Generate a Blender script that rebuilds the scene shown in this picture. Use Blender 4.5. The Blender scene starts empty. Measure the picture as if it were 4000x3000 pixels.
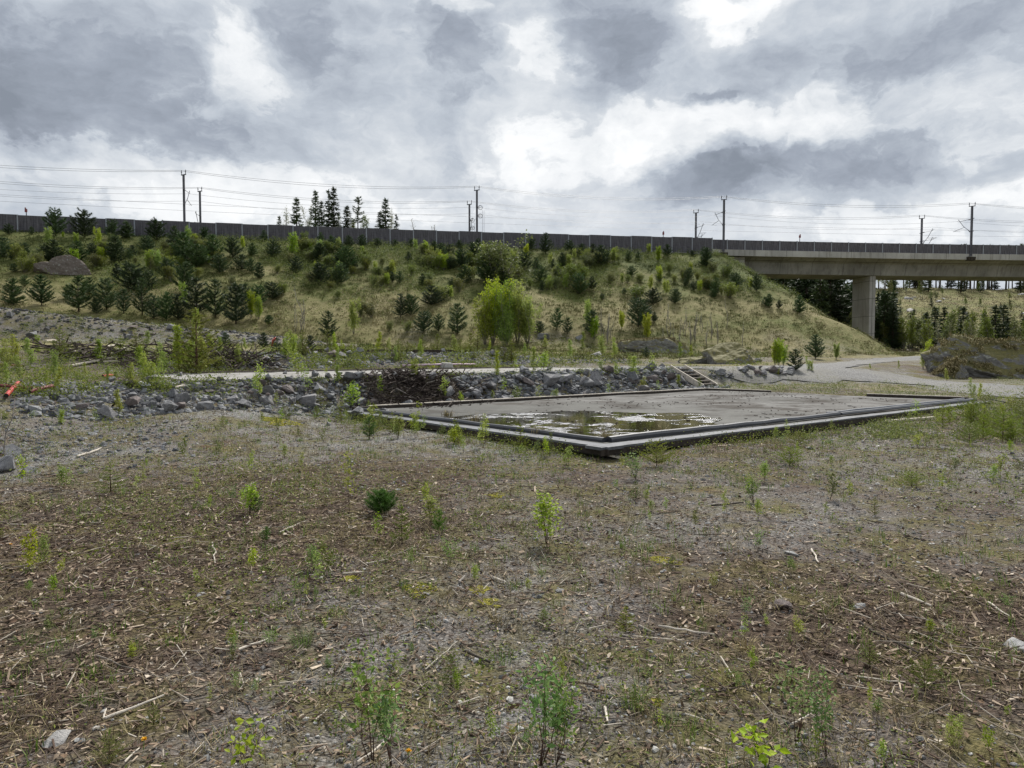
import bpy, math, random
import numpy as np
from mathutils import Vector, Matrix, Euler

random.seed(11)
rng = np.random.default_rng(11)
R = math.radians
scene = bpy.context.scene
COL = scene.collection

# ------------------------------------------------------------------ camera, sky, sun, exposure
FPX = 2700.0                       # focal length in pixels of the 4000 px wide photograph
PITCH = math.atan(115 / FPX)
CAMZ = 1.6
cam_data = bpy.data.cameras.new("camera")
cam_data.sensor_fit = 'HORIZONTAL'
cam_data.sensor_width = 36.0
cam_data.lens = 36.0 * FPX / 4000.0
cam_data.clip_start = 0.05
cam_data.clip_end = 6000
cam = bpy.data.objects.new("camera", cam_data)
COL.objects.link(cam)
cam.location = (0, 0, CAMZ)
cam.rotation_euler = (math.pi / 2 - PITCH, 0, 0)
scene.camera = cam

scene.view_settings.view_transform = 'Standard'
scene.view_settings.look = 'None'
scene.view_settings.gamma = 1.0
scene.view_settings.use_curve_mapping = False
scene.view_settings.exposure = 1.95

SUN_EL, SUN_AZ = R(48), R(16)      # azimuth measured from +Y towards +X
sun_data = bpy.data.lights.new("sun", 'SUN')
sun_data.energy = 1.5
sun_data.angle = R(12)
sun_data.color = (1.0, 0.96, 0.9)
sun = bpy.data.objects.new("sun", sun_data)
COL.objects.link(sun)
sun_dir = Vector((math.sin(SUN_AZ) * math.cos(SUN_EL), math.cos(SUN_AZ) * math.cos(SUN_EL), math.sin(SUN_EL)))
sun.rotation_euler = sun_dir.to_track_quat('Z', 'Y').to_euler()
sun.location = sun_dir * 200


class NT:
    """small helper round a node tree"""
    def __init__(self, tree):
        self.t = tree

    def n(self, typ, ins=None, **props):
        nd = self.t.nodes.new(typ)
        for k, v in props.items():
            setattr(nd, k, v)
        for k, v in (ins or {}).items():
            self.set(nd.inputs[k], v)
        return nd

    def set(self, sock, v):
        if hasattr(v, 'is_output') or isinstance(v, bpy.types.NodeSocket):
            self.t.links.new(v, sock)
        elif isinstance(v, bpy.types.Node):
            self.t.links.new(v.outputs[0], sock)
        else:
            if sock.type == 'RGBA' and len(v) == 3:
                v = (*v, 1)
            sock.default_value = v

    def math(self, op, a, b=0.0, c=0.0, clamp=False):
        return self.n('ShaderNodeMath', {0: a, 1: b, 2: c}, operation=op, use_clamp=clamp).outputs[0]

    def vmath(self, op, a, b=(0, 0, 0)):
        nd = self.n('ShaderNodeVectorMath', {0: a, 1: b}, operation=op)
        return nd.outputs['Value'] if op in ('DOT_PRODUCT', 'LENGTH', 'DISTANCE') else nd.outputs[0]

    def noise(self, vec, scale, detail=3.0, rough=0.55, dist=0.0):
        nd = self.n('ShaderNodeTexNoise', {'Scale': scale, 'Detail': detail, 'Roughness': rough, 'Distortion': dist})
        if vec is not None:
            self.set(nd.inputs['Vector'], vec)
        return nd

    def ramp(self, fac, stops, interp='LINEAR'):
        nd = self.n('ShaderNodeValToRGB', {0: fac})
        cr = nd.color_ramp
        cr.interpolation = interp
        while len(cr.elements) > 1:
            cr.elements.remove(cr.elements[-1])
        for i, (p, c) in enumerate(stops):
            e = cr.elements[0] if i == 0 else cr.elements.new(p)
            e.position = p
            if isinstance(c, (int, float)):
                c = (c, c, c)
            e.color = (*c, 1) if len(c) == 3 else c
        return nd.outputs[0]

    def mix(self, fac, a, b, blend='MIX'):
        nd = self.n('ShaderNodeMix', None, data_type='RGBA', blend_type=blend)
        self.set(nd.inputs[0], fac)
        self.set(nd.inputs[6], a)
        self.set(nd.inputs[7], b)
        return nd.outputs[2]

    def maprange(self, v, a, b, c=0.0, d=1.0):
        nd = self.n('ShaderNodeMapRange', {0: v, 1: a, 2: b, 3: c, 4: d})
        nd.clamp = True
        return nd.outputs[0]


def make_world():
    w = bpy.data.worlds.new("World")
    scene.world = w
    w.use_nodes = True
    w.node_tree.nodes.clear()
    T = NT(w.node_tree)
    out = T.n('ShaderNodeOutputWorld')
    bg = T.n('ShaderNodeBackground', {'Strength': 0.1})
    T.t.links.new(bg.outputs[0], out.inputs[0])
    sky = T.n('ShaderNodeTexSky')
    sky.sky_type = 'NISHITA'
    sky.sun_disc = False
    sky.sun_elevation = SUN_EL
    sky.sun_rotation = SUN_AZ
    sky.air_density = 1.0
    sky.dust_density = 1.5
    tc = T.n('ShaderNodeTexCoord')
    D = tc.outputs['Generated']
    sep = T.n('ShaderNodeSeparateXYZ', {0: D})
    az = T.math('ARCTAN2', sep.outputs[0], sep.outputs[1])
    el = T.math('ARCSINE', sep.outputs[2])
    ae = T.n('ShaderNodeCombineXYZ', {0: az, 1: el, 2: 0.0}).outputs[0]
    # domain warp, so that every bank of cloud gets a ragged outline
    st = T.vmath('MULTIPLY', ae, (1.0, 1.5, 1.0))
    w1 = T.noise(st, 4.0, 4.0, 0.55)
    w2 = T.noise(st, 14.0, 5.0, 0.6)
    warp = T.vmath('ADD', T.vmath('MULTIPLY', T.vmath('SUBTRACT', w1.outputs['Color'], (.5, .5, .5)), (.26, .17, 0)),
                   T.vmath('MULTIPLY', T.vmath('SUBTRACT', w2.outputs['Color'], (.5, .5, .5)), (.10, .075, 0)))
    aw = T.vmath('ADD', ae, warp)
    # banks of cloud: pixel centre in the photograph, half sizes, brightness change
    blobs = [
        (150, 420, 560, 230, -.42), (40, 560, 300, 120, -.22), (60, 60, 300, 120, -.05), (150, 690, 420, 70, .25),
        (640, 130, 180, 160, -.06), (960, 240, 150, 150, .34), (720, 420, 170, 110, .12), (1250, 90, 190, 130, -.26), (1420, 330, 120, 130, -.05),
        (1500, 190, 70, 150, .10), (1760, 230, 130, 230, -.30), (2060, 230, 130, 90, .34), (1780, 20, 90, 40, .3),
        (2360, 190, 210, 190, -.30), (2840, 25, 120, 60, .60), (2150, 620, 330, 110, .30), (1760, 640, 90, 70, -.14),
        (1400, 600, 300, 150, .06), (2430, 560, 120, 80, .18), (2660, 690, 250, 120, -.30), (2750, 520, 230, 70, .34),
        (3150, 420, 420, 80, .34), (3320, 230, 300, 130, -.20), (3560, 590, 520, 110, -.27), (3860, 470, 200, 60, .25),
        (3950, 100, 260, 150, -.22), (3930, 590, 110, 60, .30), (3500, 860, 420, 60, .36), (1300, 850, 900, 80, .20),
        (2500, 420, 120, 60, .14), (2780, 370, 110, 30, -.28), (600, 740, 500, 70, .16), (2900, 850, 250, 60, -.05),
    ]
    acc, neg, posv = None, 0.0, 0.0
    for (px, py, sx, sy, amp) in blobs:
        a0 = math.atan((px - 2000) / FPX)
        e0 = math.atan((1385 - py) / FPX * math.cos(a0))
        k = T.vmath('MULTIPLY', T.vmath('SUBTRACT', aw, (a0, e0, 0)), (FPX / sx * .9, FPX / sy * .9, 0))
        q = T.vmath('DOT_PRODUCT', k, k)
        g = T.math('POWER', 0.45, q)
        acc = T.math('MULTIPLY_ADD', g, amp * .8, 0.0 if acc is None else acc)
        if amp < 0:
            neg = T.math('MULTIPLY_ADD', g, amp, neg)
        else:
            posv = T.math('MULTIPLY_ADD', g, amp, posv)
    f1 = T.noise(st, 3.2, 7.0, 0.58, 0.2)
    f2 = T.noise(T.vmath('ADD', st, T.vmath('MULTIPLY', warp, (.8, .8, .8))), 9.0, 6.0, 0.6)
    V = T.math('ADD', acc, T.math('MULTIPLY_ADD', f1.outputs[0], .85, .065))
    V = T.math('ADD', V, T.math('MULTIPLY_ADD', f2.outputs[0], .62, -.31))
    # banks with crisp cauliflower edges: grey ones in front, white ones lit from behind
    b1 = T.noise(T.vmath('ADD', st, T.vmath('MULTIPLY', warp, (.5, .5, .5))), 7.0, 8.0, .62)
    bil = T.math('ABSOLUTE', T.math('MULTIPLY_ADD', b1.outputs[0], 2.0, -1.0))
    edge_d = T.maprange(T.math('ADD', T.math('MULTIPLY', neg, -1.7), T.math('MULTIPLY_ADD', bil, -1.1, .03)), .24, .36)
    edge_l = T.maprange(T.math('ADD', T.math('MULTIPLY', posv, 1.6), T.math('MULTIPLY_ADD', bil, -1.2, .02)), .20, .33)
    V = T.math('ADD', V, T.math('MULTIPLY_ADD', bil, -.42, .10))
    V = T.math('ADD', V, T.math('MULTIPLY', edge_l, .15))
    V = T.math('SUBTRACT', V, T.math('MULTIPLY', edge_d, .15))
    # the cloud base: dark slate undersides to bright thin cloud
    colr = T.ramp(V, [(0.0, (.066, .075, .090)), (.22, (.094, .105, .124)), (.45, (.138, .151, .169)), (.7, (.197, .206, .216)), (1.0, (.262, .265, .268))])
    bright = T.vmath('MULTIPLY', colr, (10.0, 10.0, 10.0))
    # thin spots let a little blue sky through
    hole = T.maprange(T.noise(aw, 2.3, 4.0).outputs[0], .66, .78, 0.0, .35)
    res = T.mix(hole, bright, sky.outputs[0])
    T.t.links.new(res, bg.inputs[0])


make_world()

# ------------------------------------------------------------------ terrain
def hashf(i, j, s):
    v = np.sin(i * 127.1 + j * 311.7 + s * 74.7) * 43758.5453
    return v - np.floor(v)


def vnoise(x, y, s=0):
    i, j = np.floor(x), np.floor(y)
    u, v = x - i, y - j
    u, v = u * u * (3 - 2 * u), v * v * (3 - 2 * v)
    a, b = hashf(i, j, s), hashf(i + 1, j, s)
    c, d = hashf(i, j + 1, s), hashf(i + 1, j + 1, s)
    return (a * (1 - u) + b * u) * (1 - v) + (c * (1 - u) + d * u) * v


def fbm(x, y, octv=4, s=0):
    t, a, n = 0.0, 1.0, 0.0
    for k in range(octv):
        t = t + a * vnoise(x * 2 ** k, y * 2 ** k, s + k)
        n += a
        a *= .5
    return t / n


def sst(v):
    v = np.clip(v, 0, 1)
    return v * v * (3 - 2 * v)


def rail_y(x):
    x = np.clip(x, -140, 146)
    return 110.46 + .19 * x - .00065 * x * x


def barrier_y(x):
    return rail_y(x) - 2.5


X_END = 33.0                      # end of the embankment, start of the bridge
P0 = (-6.73, 17.49)
U = (.755, .656)
N = (-.656, .755)


def ts(x, y):
    return (x - P0[0]) * U[0] + (y - P0[1]) * U[1], (x - P0[0]) * N[0] + (y - P0[1]) * N[1]


def tsw(t, s):
    return P0[0] + t * U[0] + s * N[0], P0[1] + t * U[1] + s * N[1]


def bank_w(t):
    return 1.85 + .95 * np.clip(-t - 1.2, 0, 30) + .7 * np.clip(t - 20, 0, 30)


LOWER_Z = .21
LOW_A, LOW_R, LOW_B, LOW_L = [np.array(c) for c in ((1.47, 10.86), (14.35, 21.05), (7.55, 26.85), (-4.0, 17.35))]
UPPER_Z = .98
UPPER_T, UPPER_S = (-1.2, 17.6), (0.0, 7.3)
BERM = [(-60, 40, 3.2), (-40, 43, 2.7), (-33, 45, 2.1), (-28.7, 47, 1.6), (-23.6, 49, 1.15), (-19.8, 51, .8), (-14, 52, .15)]


def in_quad(x, y, q, m):
    r = np.ones_like(x) * 9.0
    for k in range(4):
        a, b = q[k], q[(k + 1) % 4]
        e = b - a
        L = np.hypot(*e)
        r = np.minimum(r, (e[0] * (y - a[1]) - e[1] * (x - a[0])) / L)
    return np.clip((r + m) / m, 0, 1)


def emb_e(x, y):
    """how far below the crest of the railway embankment, measured down its face"""
    dy = barrier_y(x) - y
    dx = np.clip(x - X_END, 0, None) * 2.05
    return np.where(x > X_END, np.sqrt(dx * dx + np.clip(dy, 0, None) ** 2), np.clip(dy, 0, None))


def zf(x, y, road=True):
    x = np.asarray(x, float)
    y = np.asarray(y, float)
    t, s = ts(x, y)
    z = .02 * np.clip(y - 15, 0, 60) * sst((x + 4) / 10)
    w = bank_w(t)
    z = z + .38 * sst((-x - 3.2) / 3.2) * sst((y - 8.5) / 6)
    z = z + .26 * np.exp(-((t + .6) / 2.3) ** 4) * np.exp(-((s + 1.3) / 1.0) ** 2)
    z1 = (.95 + .003 * np.clip(t, 0, 40)) * sst((s + w) / (w - .25))
    z = np.maximum(z, z1)
    z = z + .22 * sst((s - 7.2) / 1.6) + .035 * np.clip(s - 12, 0, 28)
    z = z + .45 * sst((s - 8.4) / 2.4) * sst((t + 22) / 10) * sst((24 - t) / 6)
    # stone berm at the left
    best = np.full_like(x, 99.0)
    amp = np.zeros_like(x)
    side = np.zeros_like(x)
    for (ax, ay, aa), (bx, by, ba) in zip(BERM[:-1], BERM[1:]):
        ex, ey = bx - ax, by - ay
        k = np.clip(((x - ax) * ex + (y - ay) * ey) / (ex * ex + ey * ey), 0, 1)
        dd = np.hypot(x - ax - k * ex, y - ay - k * ey)
        m = dd < best
        best = np.where(m, dd, best)
        amp = np.where(m, aa + k * (ba - aa), amp)
        side = np.where(m, np.sign(ex * (y - ay) - ey * (x - ax)), side)
    z = z + amp * sst(1 - best / np.where(side < 0, 4.6, 9.0))
    # railway embankment
    e = emb_e(x, y)
    ze = 17.9 - .40 * np.clip(e - 1.2, 0, None) + (fbm(x / 7, y / 7, 3, 5) - .5) * 1.3 * np.clip(e / 8, 0, 1)
    beh = y - rail_y(x) - 12
    rise = np.where(x < 20, 9.0 * sst(beh / 36) * sst((14 - x) / 30), 0)
    ze = np.where(beh > 0, ze + rise - np.where(x > -4, .3, 0) * np.clip(beh, 0, 13), ze)
    h = np.clip(.5 + .5 * (ze - z) / 1.2, 0, 1)
    z = np.where(e < 60, z * (1 - h) + ze * h + 1.2 * h * (1 - h) * .5, z)
    # wooded hill beyond the bridge
    zh = 8.6 + .195 * (np.clip(y + 6 * (fbm(x / 40, y / 40, 3, 9) - .5), 150, 300) - 190) + 2.2 * (fbm(x / 16, y / 16, 4, 3) - .5)
    k = sst((x - 40) / 26) * sst((y - 128) / 22)
    z = np.where(k > 0, z * (1 - k) + np.maximum(z, zh) * k, z)
    # small bumps
    d = np.hypot(x, y)
    near = np.clip(1 - d / 60, .25, 1)
    z = z + near * ((fbm(x / 1.7, y / 1.7, 3, 21) - .5) * .13 + (fbm(x / .35, y / .35, 3, 31) - .5) * .05)
    ql = in_quad(x, y, [LOW_A, LOW_R, LOW_B, LOW_L], .25)
    z = np.where(ql > 0, z * (1 - ql) + np.minimum(z, .08) * ql, z)
    up = (t > UPPER_T[0] - .1) & (t < UPPER_T[1] + .1) & (s > UPPER_S[0] - .1) & (s < UPPER_S[1] + .1)
    z = np.where(up, np.minimum(z, UPPER_Z - .2), z)
    if road:
        z = z - .07 * road_mask(x, y)
    return z


ROADS = []


def poly_dist(x, y, pts):
    best = np.full_like(x, 999.0)
    for (ax, ay), (bx, by) in zip(pts[:-1], pts[1:]):
        ex, ey = bx - ax, by - ay
        k = np.clip(((x - ax) * ex + (y - ay) * ey) / (ex * ex + ey * ey), 0, 1)
        best = np.minimum(best, np.hypot(x - ax - k * ex, y - ay - k * ey))
    return best


def road_mask(x, y, soft=.8):
    m = np.zeros_like(x)
    for pts, w in ROADS:
        m = np.maximum(m, np.clip((w + soft - poly_dist(x, y, pts)) / soft, 0, 1))
    return m


def ray(px, py):
    xc, yc = (px - 2000) / FPX, (1500 - py) / FPX
    c, s = math.cos(PITCH), math.sin(PITCH)
    return np.array([xc, c + s * yc, -s + c * yc])


STEPS = np.geomspace(1.2, 420, 1700)


def G(px, py, ymax=None):
    """point of the ground seen at a pixel of the photograph"""
    d = ray(px, py)
    P = STEPS[:, None] * d[None, :]
    z = zf(P[:, 0], P[:, 1])
    below = (P[:, 2] + CAMZ) < z
    if ymax is not None:
        below |= P[:, 1] > ymax(P[:, 0])
    i = int(np.argmax(below)) if below.any() else len(STEPS) - 1
    x, y = P[i, 0], P[i, 1]
    return Vector((x, y, float(zf(np.array([x]), np.array([y]))[0])))


def Gv(px, py):
    """the same for many pixels"""
    out = []
    st = np.geomspace(1.2, 420, 900)
    for a in range(0, len(px), 400):
        xc, yc = (px[a:a + 400] - 2000) / FPX, (1500 - py[a:a + 400]) / FPX
        c, s = math.cos(PITCH), math.sin(PITCH)
        d = np.stack([xc, c + s * yc, -s + c * yc], 1)
        P = d[:, None, :] * st[None, :, None]
        z = zf(P[..., 0].ravel(), P[..., 1].ravel()).reshape(len(d), -1)
        i = np.argmax(P[..., 2] + CAMZ < z, 1)
        out.append(P[np.arange(len(d)), i, :2])
    return np.concatenate(out)


def gz(x, y):
    return float(zf(np.array([float(x)]), np.array([float(y)]))[0])


def at(px, py, y):
    """the point at depth y (metres ahead) seen at a pixel"""
    d = ray(px, py)
    return Vector((d[0] * y / d[1], y, CAMZ + d[2] * y / d[1]))


def pix(p):
    c, s = math.cos(PITCH), math.sin(PITCH)
    f = p[1] * c - (p[2] - CAMZ) * s
    u = p[1] * s + (p[2] - CAMZ) * c
    return 2000 + FPX * p[0] / f, 1500 - FPX * u / f


_main = [G(px, py) for px, py in ((4700, 1600), (4300, 1566), (4000, 1533), (3700, 1495), (3400, 1458), (3150, 1444), (2900, 1437), (2650, 1434), (2430, 1431))]
_back = [G(px, py) for px, py in ((3230, 1450), (3180, 1435), (3290, 1420), (3420, 1409), (3530, 1404))]
ROADS.append(([(p.x, p.y) for p in _main], 1.9))
_bk = [(p.x, p.y) for p in _back]
_bk += [(_bk[-1][0] + 12, _bk[-1][1] + 14), (_bk[-1][0] + 30, _bk[-1][1] + 40)]
ROADS.append((_bk, 1.35))

# ------------------------------------------------------------------ mesh helpers
class MB:
    """collects vertices, triangles and quads, then links them as one mesh object"""
    def __init__(self):
        self.v, self.q, self.t, self.n = [], [], [], 0

    def add(self, v, q=None, t=None):
        v = np.asarray(v, float).reshape(-1, 3)
        if q is not None and len(q):
            self.q.append(np.asarray(q, int).reshape(-1, 4) + self.n)
        if t is not None and len(t):
            self.t.append(np.asarray(t, int).reshape(-1, 3) + self.n)
        self.v.append(v)
        self.n += len(v)
        return self

    def box(self, c, size, rot=None, taper=1.0):
        sx, sy, sz = [k / 2 for k in size]
        v = np.array([[-sx, -sy, -sz], [sx, -sy, -sz], [sx, sy, -sz], [-sx, sy, -sz],
                      [-sx * taper, -sy * taper, sz], [sx * taper, -sy * taper, sz], [sx * taper, sy * taper, sz], [-sx * taper, sy * taper, sz]])
        if rot is not None:
            m = np.array(rot.to_matrix() if hasattr(rot, 'to_matrix') else rot)
            v = v @ m.T
        return self.add(v + np.array(c), [[0, 3, 2, 1], [4, 5, 6, 7], [0, 1, 5, 4], [1, 2, 6, 5], [2, 3, 7, 6], [3, 0, 4, 7]])

    def beam(self, a, b, w, h, up=(0, 0, 1)):
        a, b = Vector(a), Vector(b)
        d = b - a
        y = d.normalized()
        x = y.cross(Vector(up))
        if x.length < 1e-5:
            x = y.cross(Vector((1, 0, 0)))
        x.normalize()
        z = x.cross(y)
        m = np.array([[x[i], y[i], z[i]] for i in range(3)])
        return self.box((a + b) / 2, (w, d.length, h), m)

    def tube(self, pts, rad, sides=6, cap=True):
        pts = [Vector(p) for p in pts]
        n = len(pts)
        if np.isscalar(rad):
            rad = [rad] * n
        vs = []
        ref = Vector((0.13, 0.31, 0.94))
        for i in range(n):
            d = (pts[min(i + 1, n - 1)] - pts[max(i - 1, 0)])
            d = d.normalized() if d.length > 1e-9 else Vector((0, 0, 1))
            r = ref if abs(d.dot(ref.normalized())) < .93 else Vector((1, .2, 0))
            a = d.cross(r).normalized()
            b = d.cross(a)
            for k in range(sides):
                an = 2 * math.pi * k / sides
                vs.append(pts[i] + (a * math.cos(an) + b * math.sin(an)) * rad[i])
        q = []
        for i in range(n - 1):
            for k in range(sides):
                k2 = (k + 1) % sides
                q.append([i * sides + k, i * sides + k2, (i + 1) * sides + k2, (i + 1) * sides + k])
        t = []
        if cap:
            vs += [pts[0], pts[-1]]
            for k in range(sides):
                k2 = (k + 1) % sides
                t.append([n * sides, k2, k])
                t.append([n * sides + 1, (n - 1) * sides + k, (n - 1) * sides + k2])
        return self.add([tuple(v) for v in vs], q, t)

    def prism(self, poly, z0, z1):
        n = len(poly)
        v = [(p[0], p[1], z0) for p in poly] + [(p[0], p[1], z1) for p in poly]
        self.add(v, [[k, (k + 1) % n, n + (k + 1) % n, n + k] for k in range(n)],
                 [[0, k + 1, k] for k in range(1, n - 1)] + [[n, n + k, n + k + 1] for k in range(1, n - 1)])
        return self

    # vectorised scatterers
    def kites(self, P, D, Nn, L, W):
        """leaf shapes: base, left, tip, right, gently folded"""
        P, D = np.asarray(P), np.asarray(D)
        L, W = np.asarray(L)[:, None], np.asarray(W)[:, None]
        S = np.cross(D, Nn)
        S /= np.linalg.norm(S, axis=1, keepdims=True) + 1e-9
        Up = np.cross(S, D)
        n = len(P)
        v = np.stack([P, P + D * L * .45 + S * W * .5 + Up * W * .12, P + D * L - Up * W * .1, P + D * L * .45 - S * W * .5 + Up * W * .12], 1)
        return self.add(v.reshape(-1, 3), np.arange(4 * n).reshape(n, 4))

    def spikes(self, P, D, L, W):
        P, D = np.asarray(P), np.asarray(D)
        n = len(P)
        L, W = np.broadcast_to(L, n)[:, None], np.broadcast_to(W, n)[:, None]
        S = np.cross(D, rng.normal(size=(n, 3)))
        S /= np.linalg.norm(S, axis=1, keepdims=True) + 1e-9
        v = np.stack([P - S * W * .5, P + S * W * .5, P + D * L], 1)
        return self.add(v.reshape(-1, 3), None, np.arange(3 * n).reshape(n, 3))

    def blades(self, P, H, L, W, bend):
        """grass: quad then triangle, leaning along H (horizontal unit vector) by bend"""
        n = len(P)
        L, W, bend = [np.broadcast_to(k, n)[:, None] for k in (L, W, bend)]
        H = np.asarray(H)
        S = np.stack([-H[:, 1], H[:, 0], np.zeros(n)], 1)
        up = np.array([0, 0, 1.0])
        m = P + (up * np.cos(bend * .5) + H * np.sin(bend * .5)) * L * .5
        tip = m + (up * np.cos(bend * 1.4) + H * np.sin(bend * 1.4)) * L * .5
        v = np.stack([P - S * W * .5, P + S * W * .5, m + S * W * .4, m - S * W * .4, tip], 1).reshape(-1, 3)
        k = np.arange(n)[:, None] * 5
        return self.add(v, k + np.array([0, 1, 2, 3]), k + np.array([3, 2, 4]))

    def chips(self, P, D, L, W, T, Nn=None):
        n = len(P)
        L, W, T = [np.broadcast_to(k, n)[:, None] * .5 for k in (L, W, T)]
        if Nn is None:
            Nn = np.tile([0, 0, 1.0], (n, 1)) + rng.normal(size=(n, 3)) * .25
        S = np.cross(D, Nn)
        S /= np.linalg.norm(S, axis=1, keepdims=True)
        Up = np.cross(S, D)
        a, b, c = D * L, S * W, Up * T
        tp = rng.uniform(.3, 1.0, (n, 1))
        sk = S * rng.normal(size=(n, 1)) * W * .6
        v = np.stack([-a - b - c, a - b * tp - c + sk, a + b * tp - c + sk, -a + b - c, -a - b + c, a - b * tp + c + sk, a + b * tp + c + sk, -a + b + c], 1) + P[:, None, :]
        k = np.arange(n)[:, None] * 8
        q = np.concatenate([k + np.array(f) for f in ([4, 5, 6, 7], [0, 1, 5, 4], [1, 2, 6, 5], [2, 3, 7, 6], [3, 0, 4, 7])])
        return self.add(v.reshape(-1, 3), q)

    def stones(self, P, S):
        """small angular stones, 12 corners each"""
        n = len(P)
        g = (1 + 5 ** .5) / 2
        ico = np.array([[-1, g, 0], [1, g, 0], [-1, -g, 0], [1, -g, 0], [0, -1, g], [0, 1, g], [0, -1, -g], [0, 1, -g], [g, 0, -1], [g, 0, 1], [-g, 0, -1], [-g, 0, 1]]) / 1.9
        ft = np.array([[0, 11, 5], [0, 5, 1], [0, 1, 7], [0, 7, 10], [0, 10, 11], [1, 5, 9], [5, 11, 4], [11, 10, 2], [10, 7, 6], [7, 1, 8],
                       [3, 9, 4], [3, 4, 2], [3, 2, 6], [3, 6, 8], [3, 8, 9], [4, 9, 5], [2, 4, 11], [6, 2, 10], [8, 6, 7], [9, 8, 1]])
        v = ico[None] * rng.uniform(.72, 1.25, (n, 12, 1))
        v = v * rng.uniform(.5, 1.15, (n, 1, 3)) * np.array([1, 1, .75])
        a = rng.uniform(0, 2 * np.pi, n)
        c, s = np.cos(a)[:, None], np.sin(a)[:, None]
        v = np.stack([v[..., 0] * c - v[..., 1] * s, v[..., 0] * s + v[..., 1] * c, v[..., 2]], -1)
        v = v * (np.broadcast_to(S, n)[:, None, None] * .5) + P[:, None, :]
        return self.add(v.reshape(-1, 3), None, (np.arange(n)[:, None, None] * 12 + ft[None]).reshape(-1, 3))

    def mesh(self, name, mat, smooth=False):
        me = bpy.data.meshes.new(name)
        v = np.concatenate(self.v) if self.v else np.zeros((0, 3))
        q = np.concatenate(self.q) if self.q else np.zeros((0, 4), int)
        t = np.concatenate(self.t) if self.t else np.zeros((0, 3), int)
        me.vertices.add(len(v))
        me.vertices.foreach_set('co', v.astype(np.float32).ravel())
        nl = q.size + t.size
        me.loops.add(nl)
        me.loops.foreach_set('vertex_index', np.concatenate([q.ravel(), t.ravel()]).astype(np.int32))
        me.polygons.add(len(q) + len(t))
        ls = np.concatenate([np.arange(len(q)) * 4, q.size + np.arange(len(t)) * 3]).astype(np.int32)
        me.polygons.foreach_set('loop_start', ls)
        me.polygons.foreach_set('use_smooth', np.full(len(ls), bool(smooth)))
        me.update(calc_edges=True)
        if mat is not None:
            me.materials.append(mat)
        return me

    def build(self, name, mat, parent=None, smooth=False):
        return link(name, self.mesh(name, mat, smooth), parent)


def link(name, data, parent=None):
    o = bpy.data.objects.new(name, data)
    COL.objects.link(o)
    if parent is not None:
        o.parent = parent
    return o


AUTO = []                          # things whose label is completed at the end


def tag(o, label=None, cat=None, group=None, kind=None):
    if label:
        o['label'] = label
    if cat:
        o['category'] = cat
    if group:
        o['group'] = group
    if kind:
        o['kind'] = kind
    return o


def thing(name, loc, label=None, cat=None, group=None, rz=0.0, scale=None):
    o = bpy.data.objects.new(name, None)
    COL.objects.link(o)
    o.empty_display_size = .1
    o.location = loc
    o.rotation_euler = (0, 0, rz)
    if scale is not None:
        o.scale = scale if hasattr(scale, '__len__') else (scale,) * 3
    return tag(o, label, cat, group)


# ------------------------------------------------------------------ materials
def new_mat(name):
    m = bpy.data.materials.new(name)
    m.use_nodes = True
    T = NT(m.node_tree)
    b = m.node_tree.nodes['Principled BSDF']
    b.inputs['Roughness'].default_value = .85
    b.inputs['Specular IOR Level'].default_value = .3
    pos = T.n('ShaderNodeNewGeometry')
    return m, T, b, pos


def bump(T, b, h, strength, dist):
    T.set(b.inputs['Normal'], T.n('ShaderNodeBump', {'Height': h, 'Strength': strength, 'Distance': dist}).outputs[0])


def simple(name, col, rough=.8, var=.25, scale=6.0, spec=.3, metal=0.0, bmp=.0):
    m, T, b, geo = new_mat(name)
    oc = T.n('ShaderNodeTexCoord').outputs['Object']
    nz = T.noise(oc, scale, 5.0, .6)
    k = T.maprange(nz.outputs[0], .3, .7, 1 - var, 1 + var)
    T.set(b.inputs['Base Color'], T.vmath('MULTIPLY', T.n('ShaderNodeRGB').outputs[0], T.n('ShaderNodeCombineXYZ', {0: k, 1: k, 2: k}).outputs[0]))
    for nd in T.t.nodes:
        if nd.type == 'RGB':
            nd.outputs[0].default_value = (*col, 1)
    b.inputs['Roughness'].default_value = rough
    b.inputs['Specular IOR Level'].default_value = spec
    b.inputs['Metallic'].default_value = metal
    if bmp:
        bump(T, b, nz.outputs[0], bmp, .02)
    return m


def foliage(name, c1, c2, c3, trans=.35, objvar=.35, hue=.02):
    """leaves and needles: colour varies by leaf and by plant; light passes through"""
    m, T, b, geo = new_mat(name)
    r = geo.outputs['Random Per Island']
    col = T.ramp(r, [(0, c1), (.5, c2), (1, c3)])
    orr = T.n('ShaderNodeObjectInfo').outputs['Random']
    hs = T.n('ShaderNodeHueSaturation', {'Hue': T.maprange(orr, 0, 1, .5 - hue, .5 + hue), 'Saturation': T.maprange(T.math('FRACT', T.math('MULTIPLY', orr, 7.3)), 0, 1, .85, 1.1),
                                         'Value': T.maprange(T.math('FRACT', T.math('MULTIPLY', orr, 3.7)), 0, 1, 1 - objvar, 1 + objvar), 'Color': col})
    T.set(b.inputs['Base Color'], hs.outputs[0])
    b.inputs['Roughness'].default_value = .6
    b.inputs['Specular IOR Level'].default_value = .25
    tr = T.n('ShaderNodeBsdfTranslucent', {'Color': hs.outputs[0]})
    mx = T.n('ShaderNodeMixShader', {0: trans})
    T.t.links.new(b.outputs[0], mx.inputs[1])
    T.t.links.new(tr.outputs[0], mx.inputs[2])
    T.t.links.new(mx.outputs[0], T.t.nodes['Material Output'].inputs[0])
    return m


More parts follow.
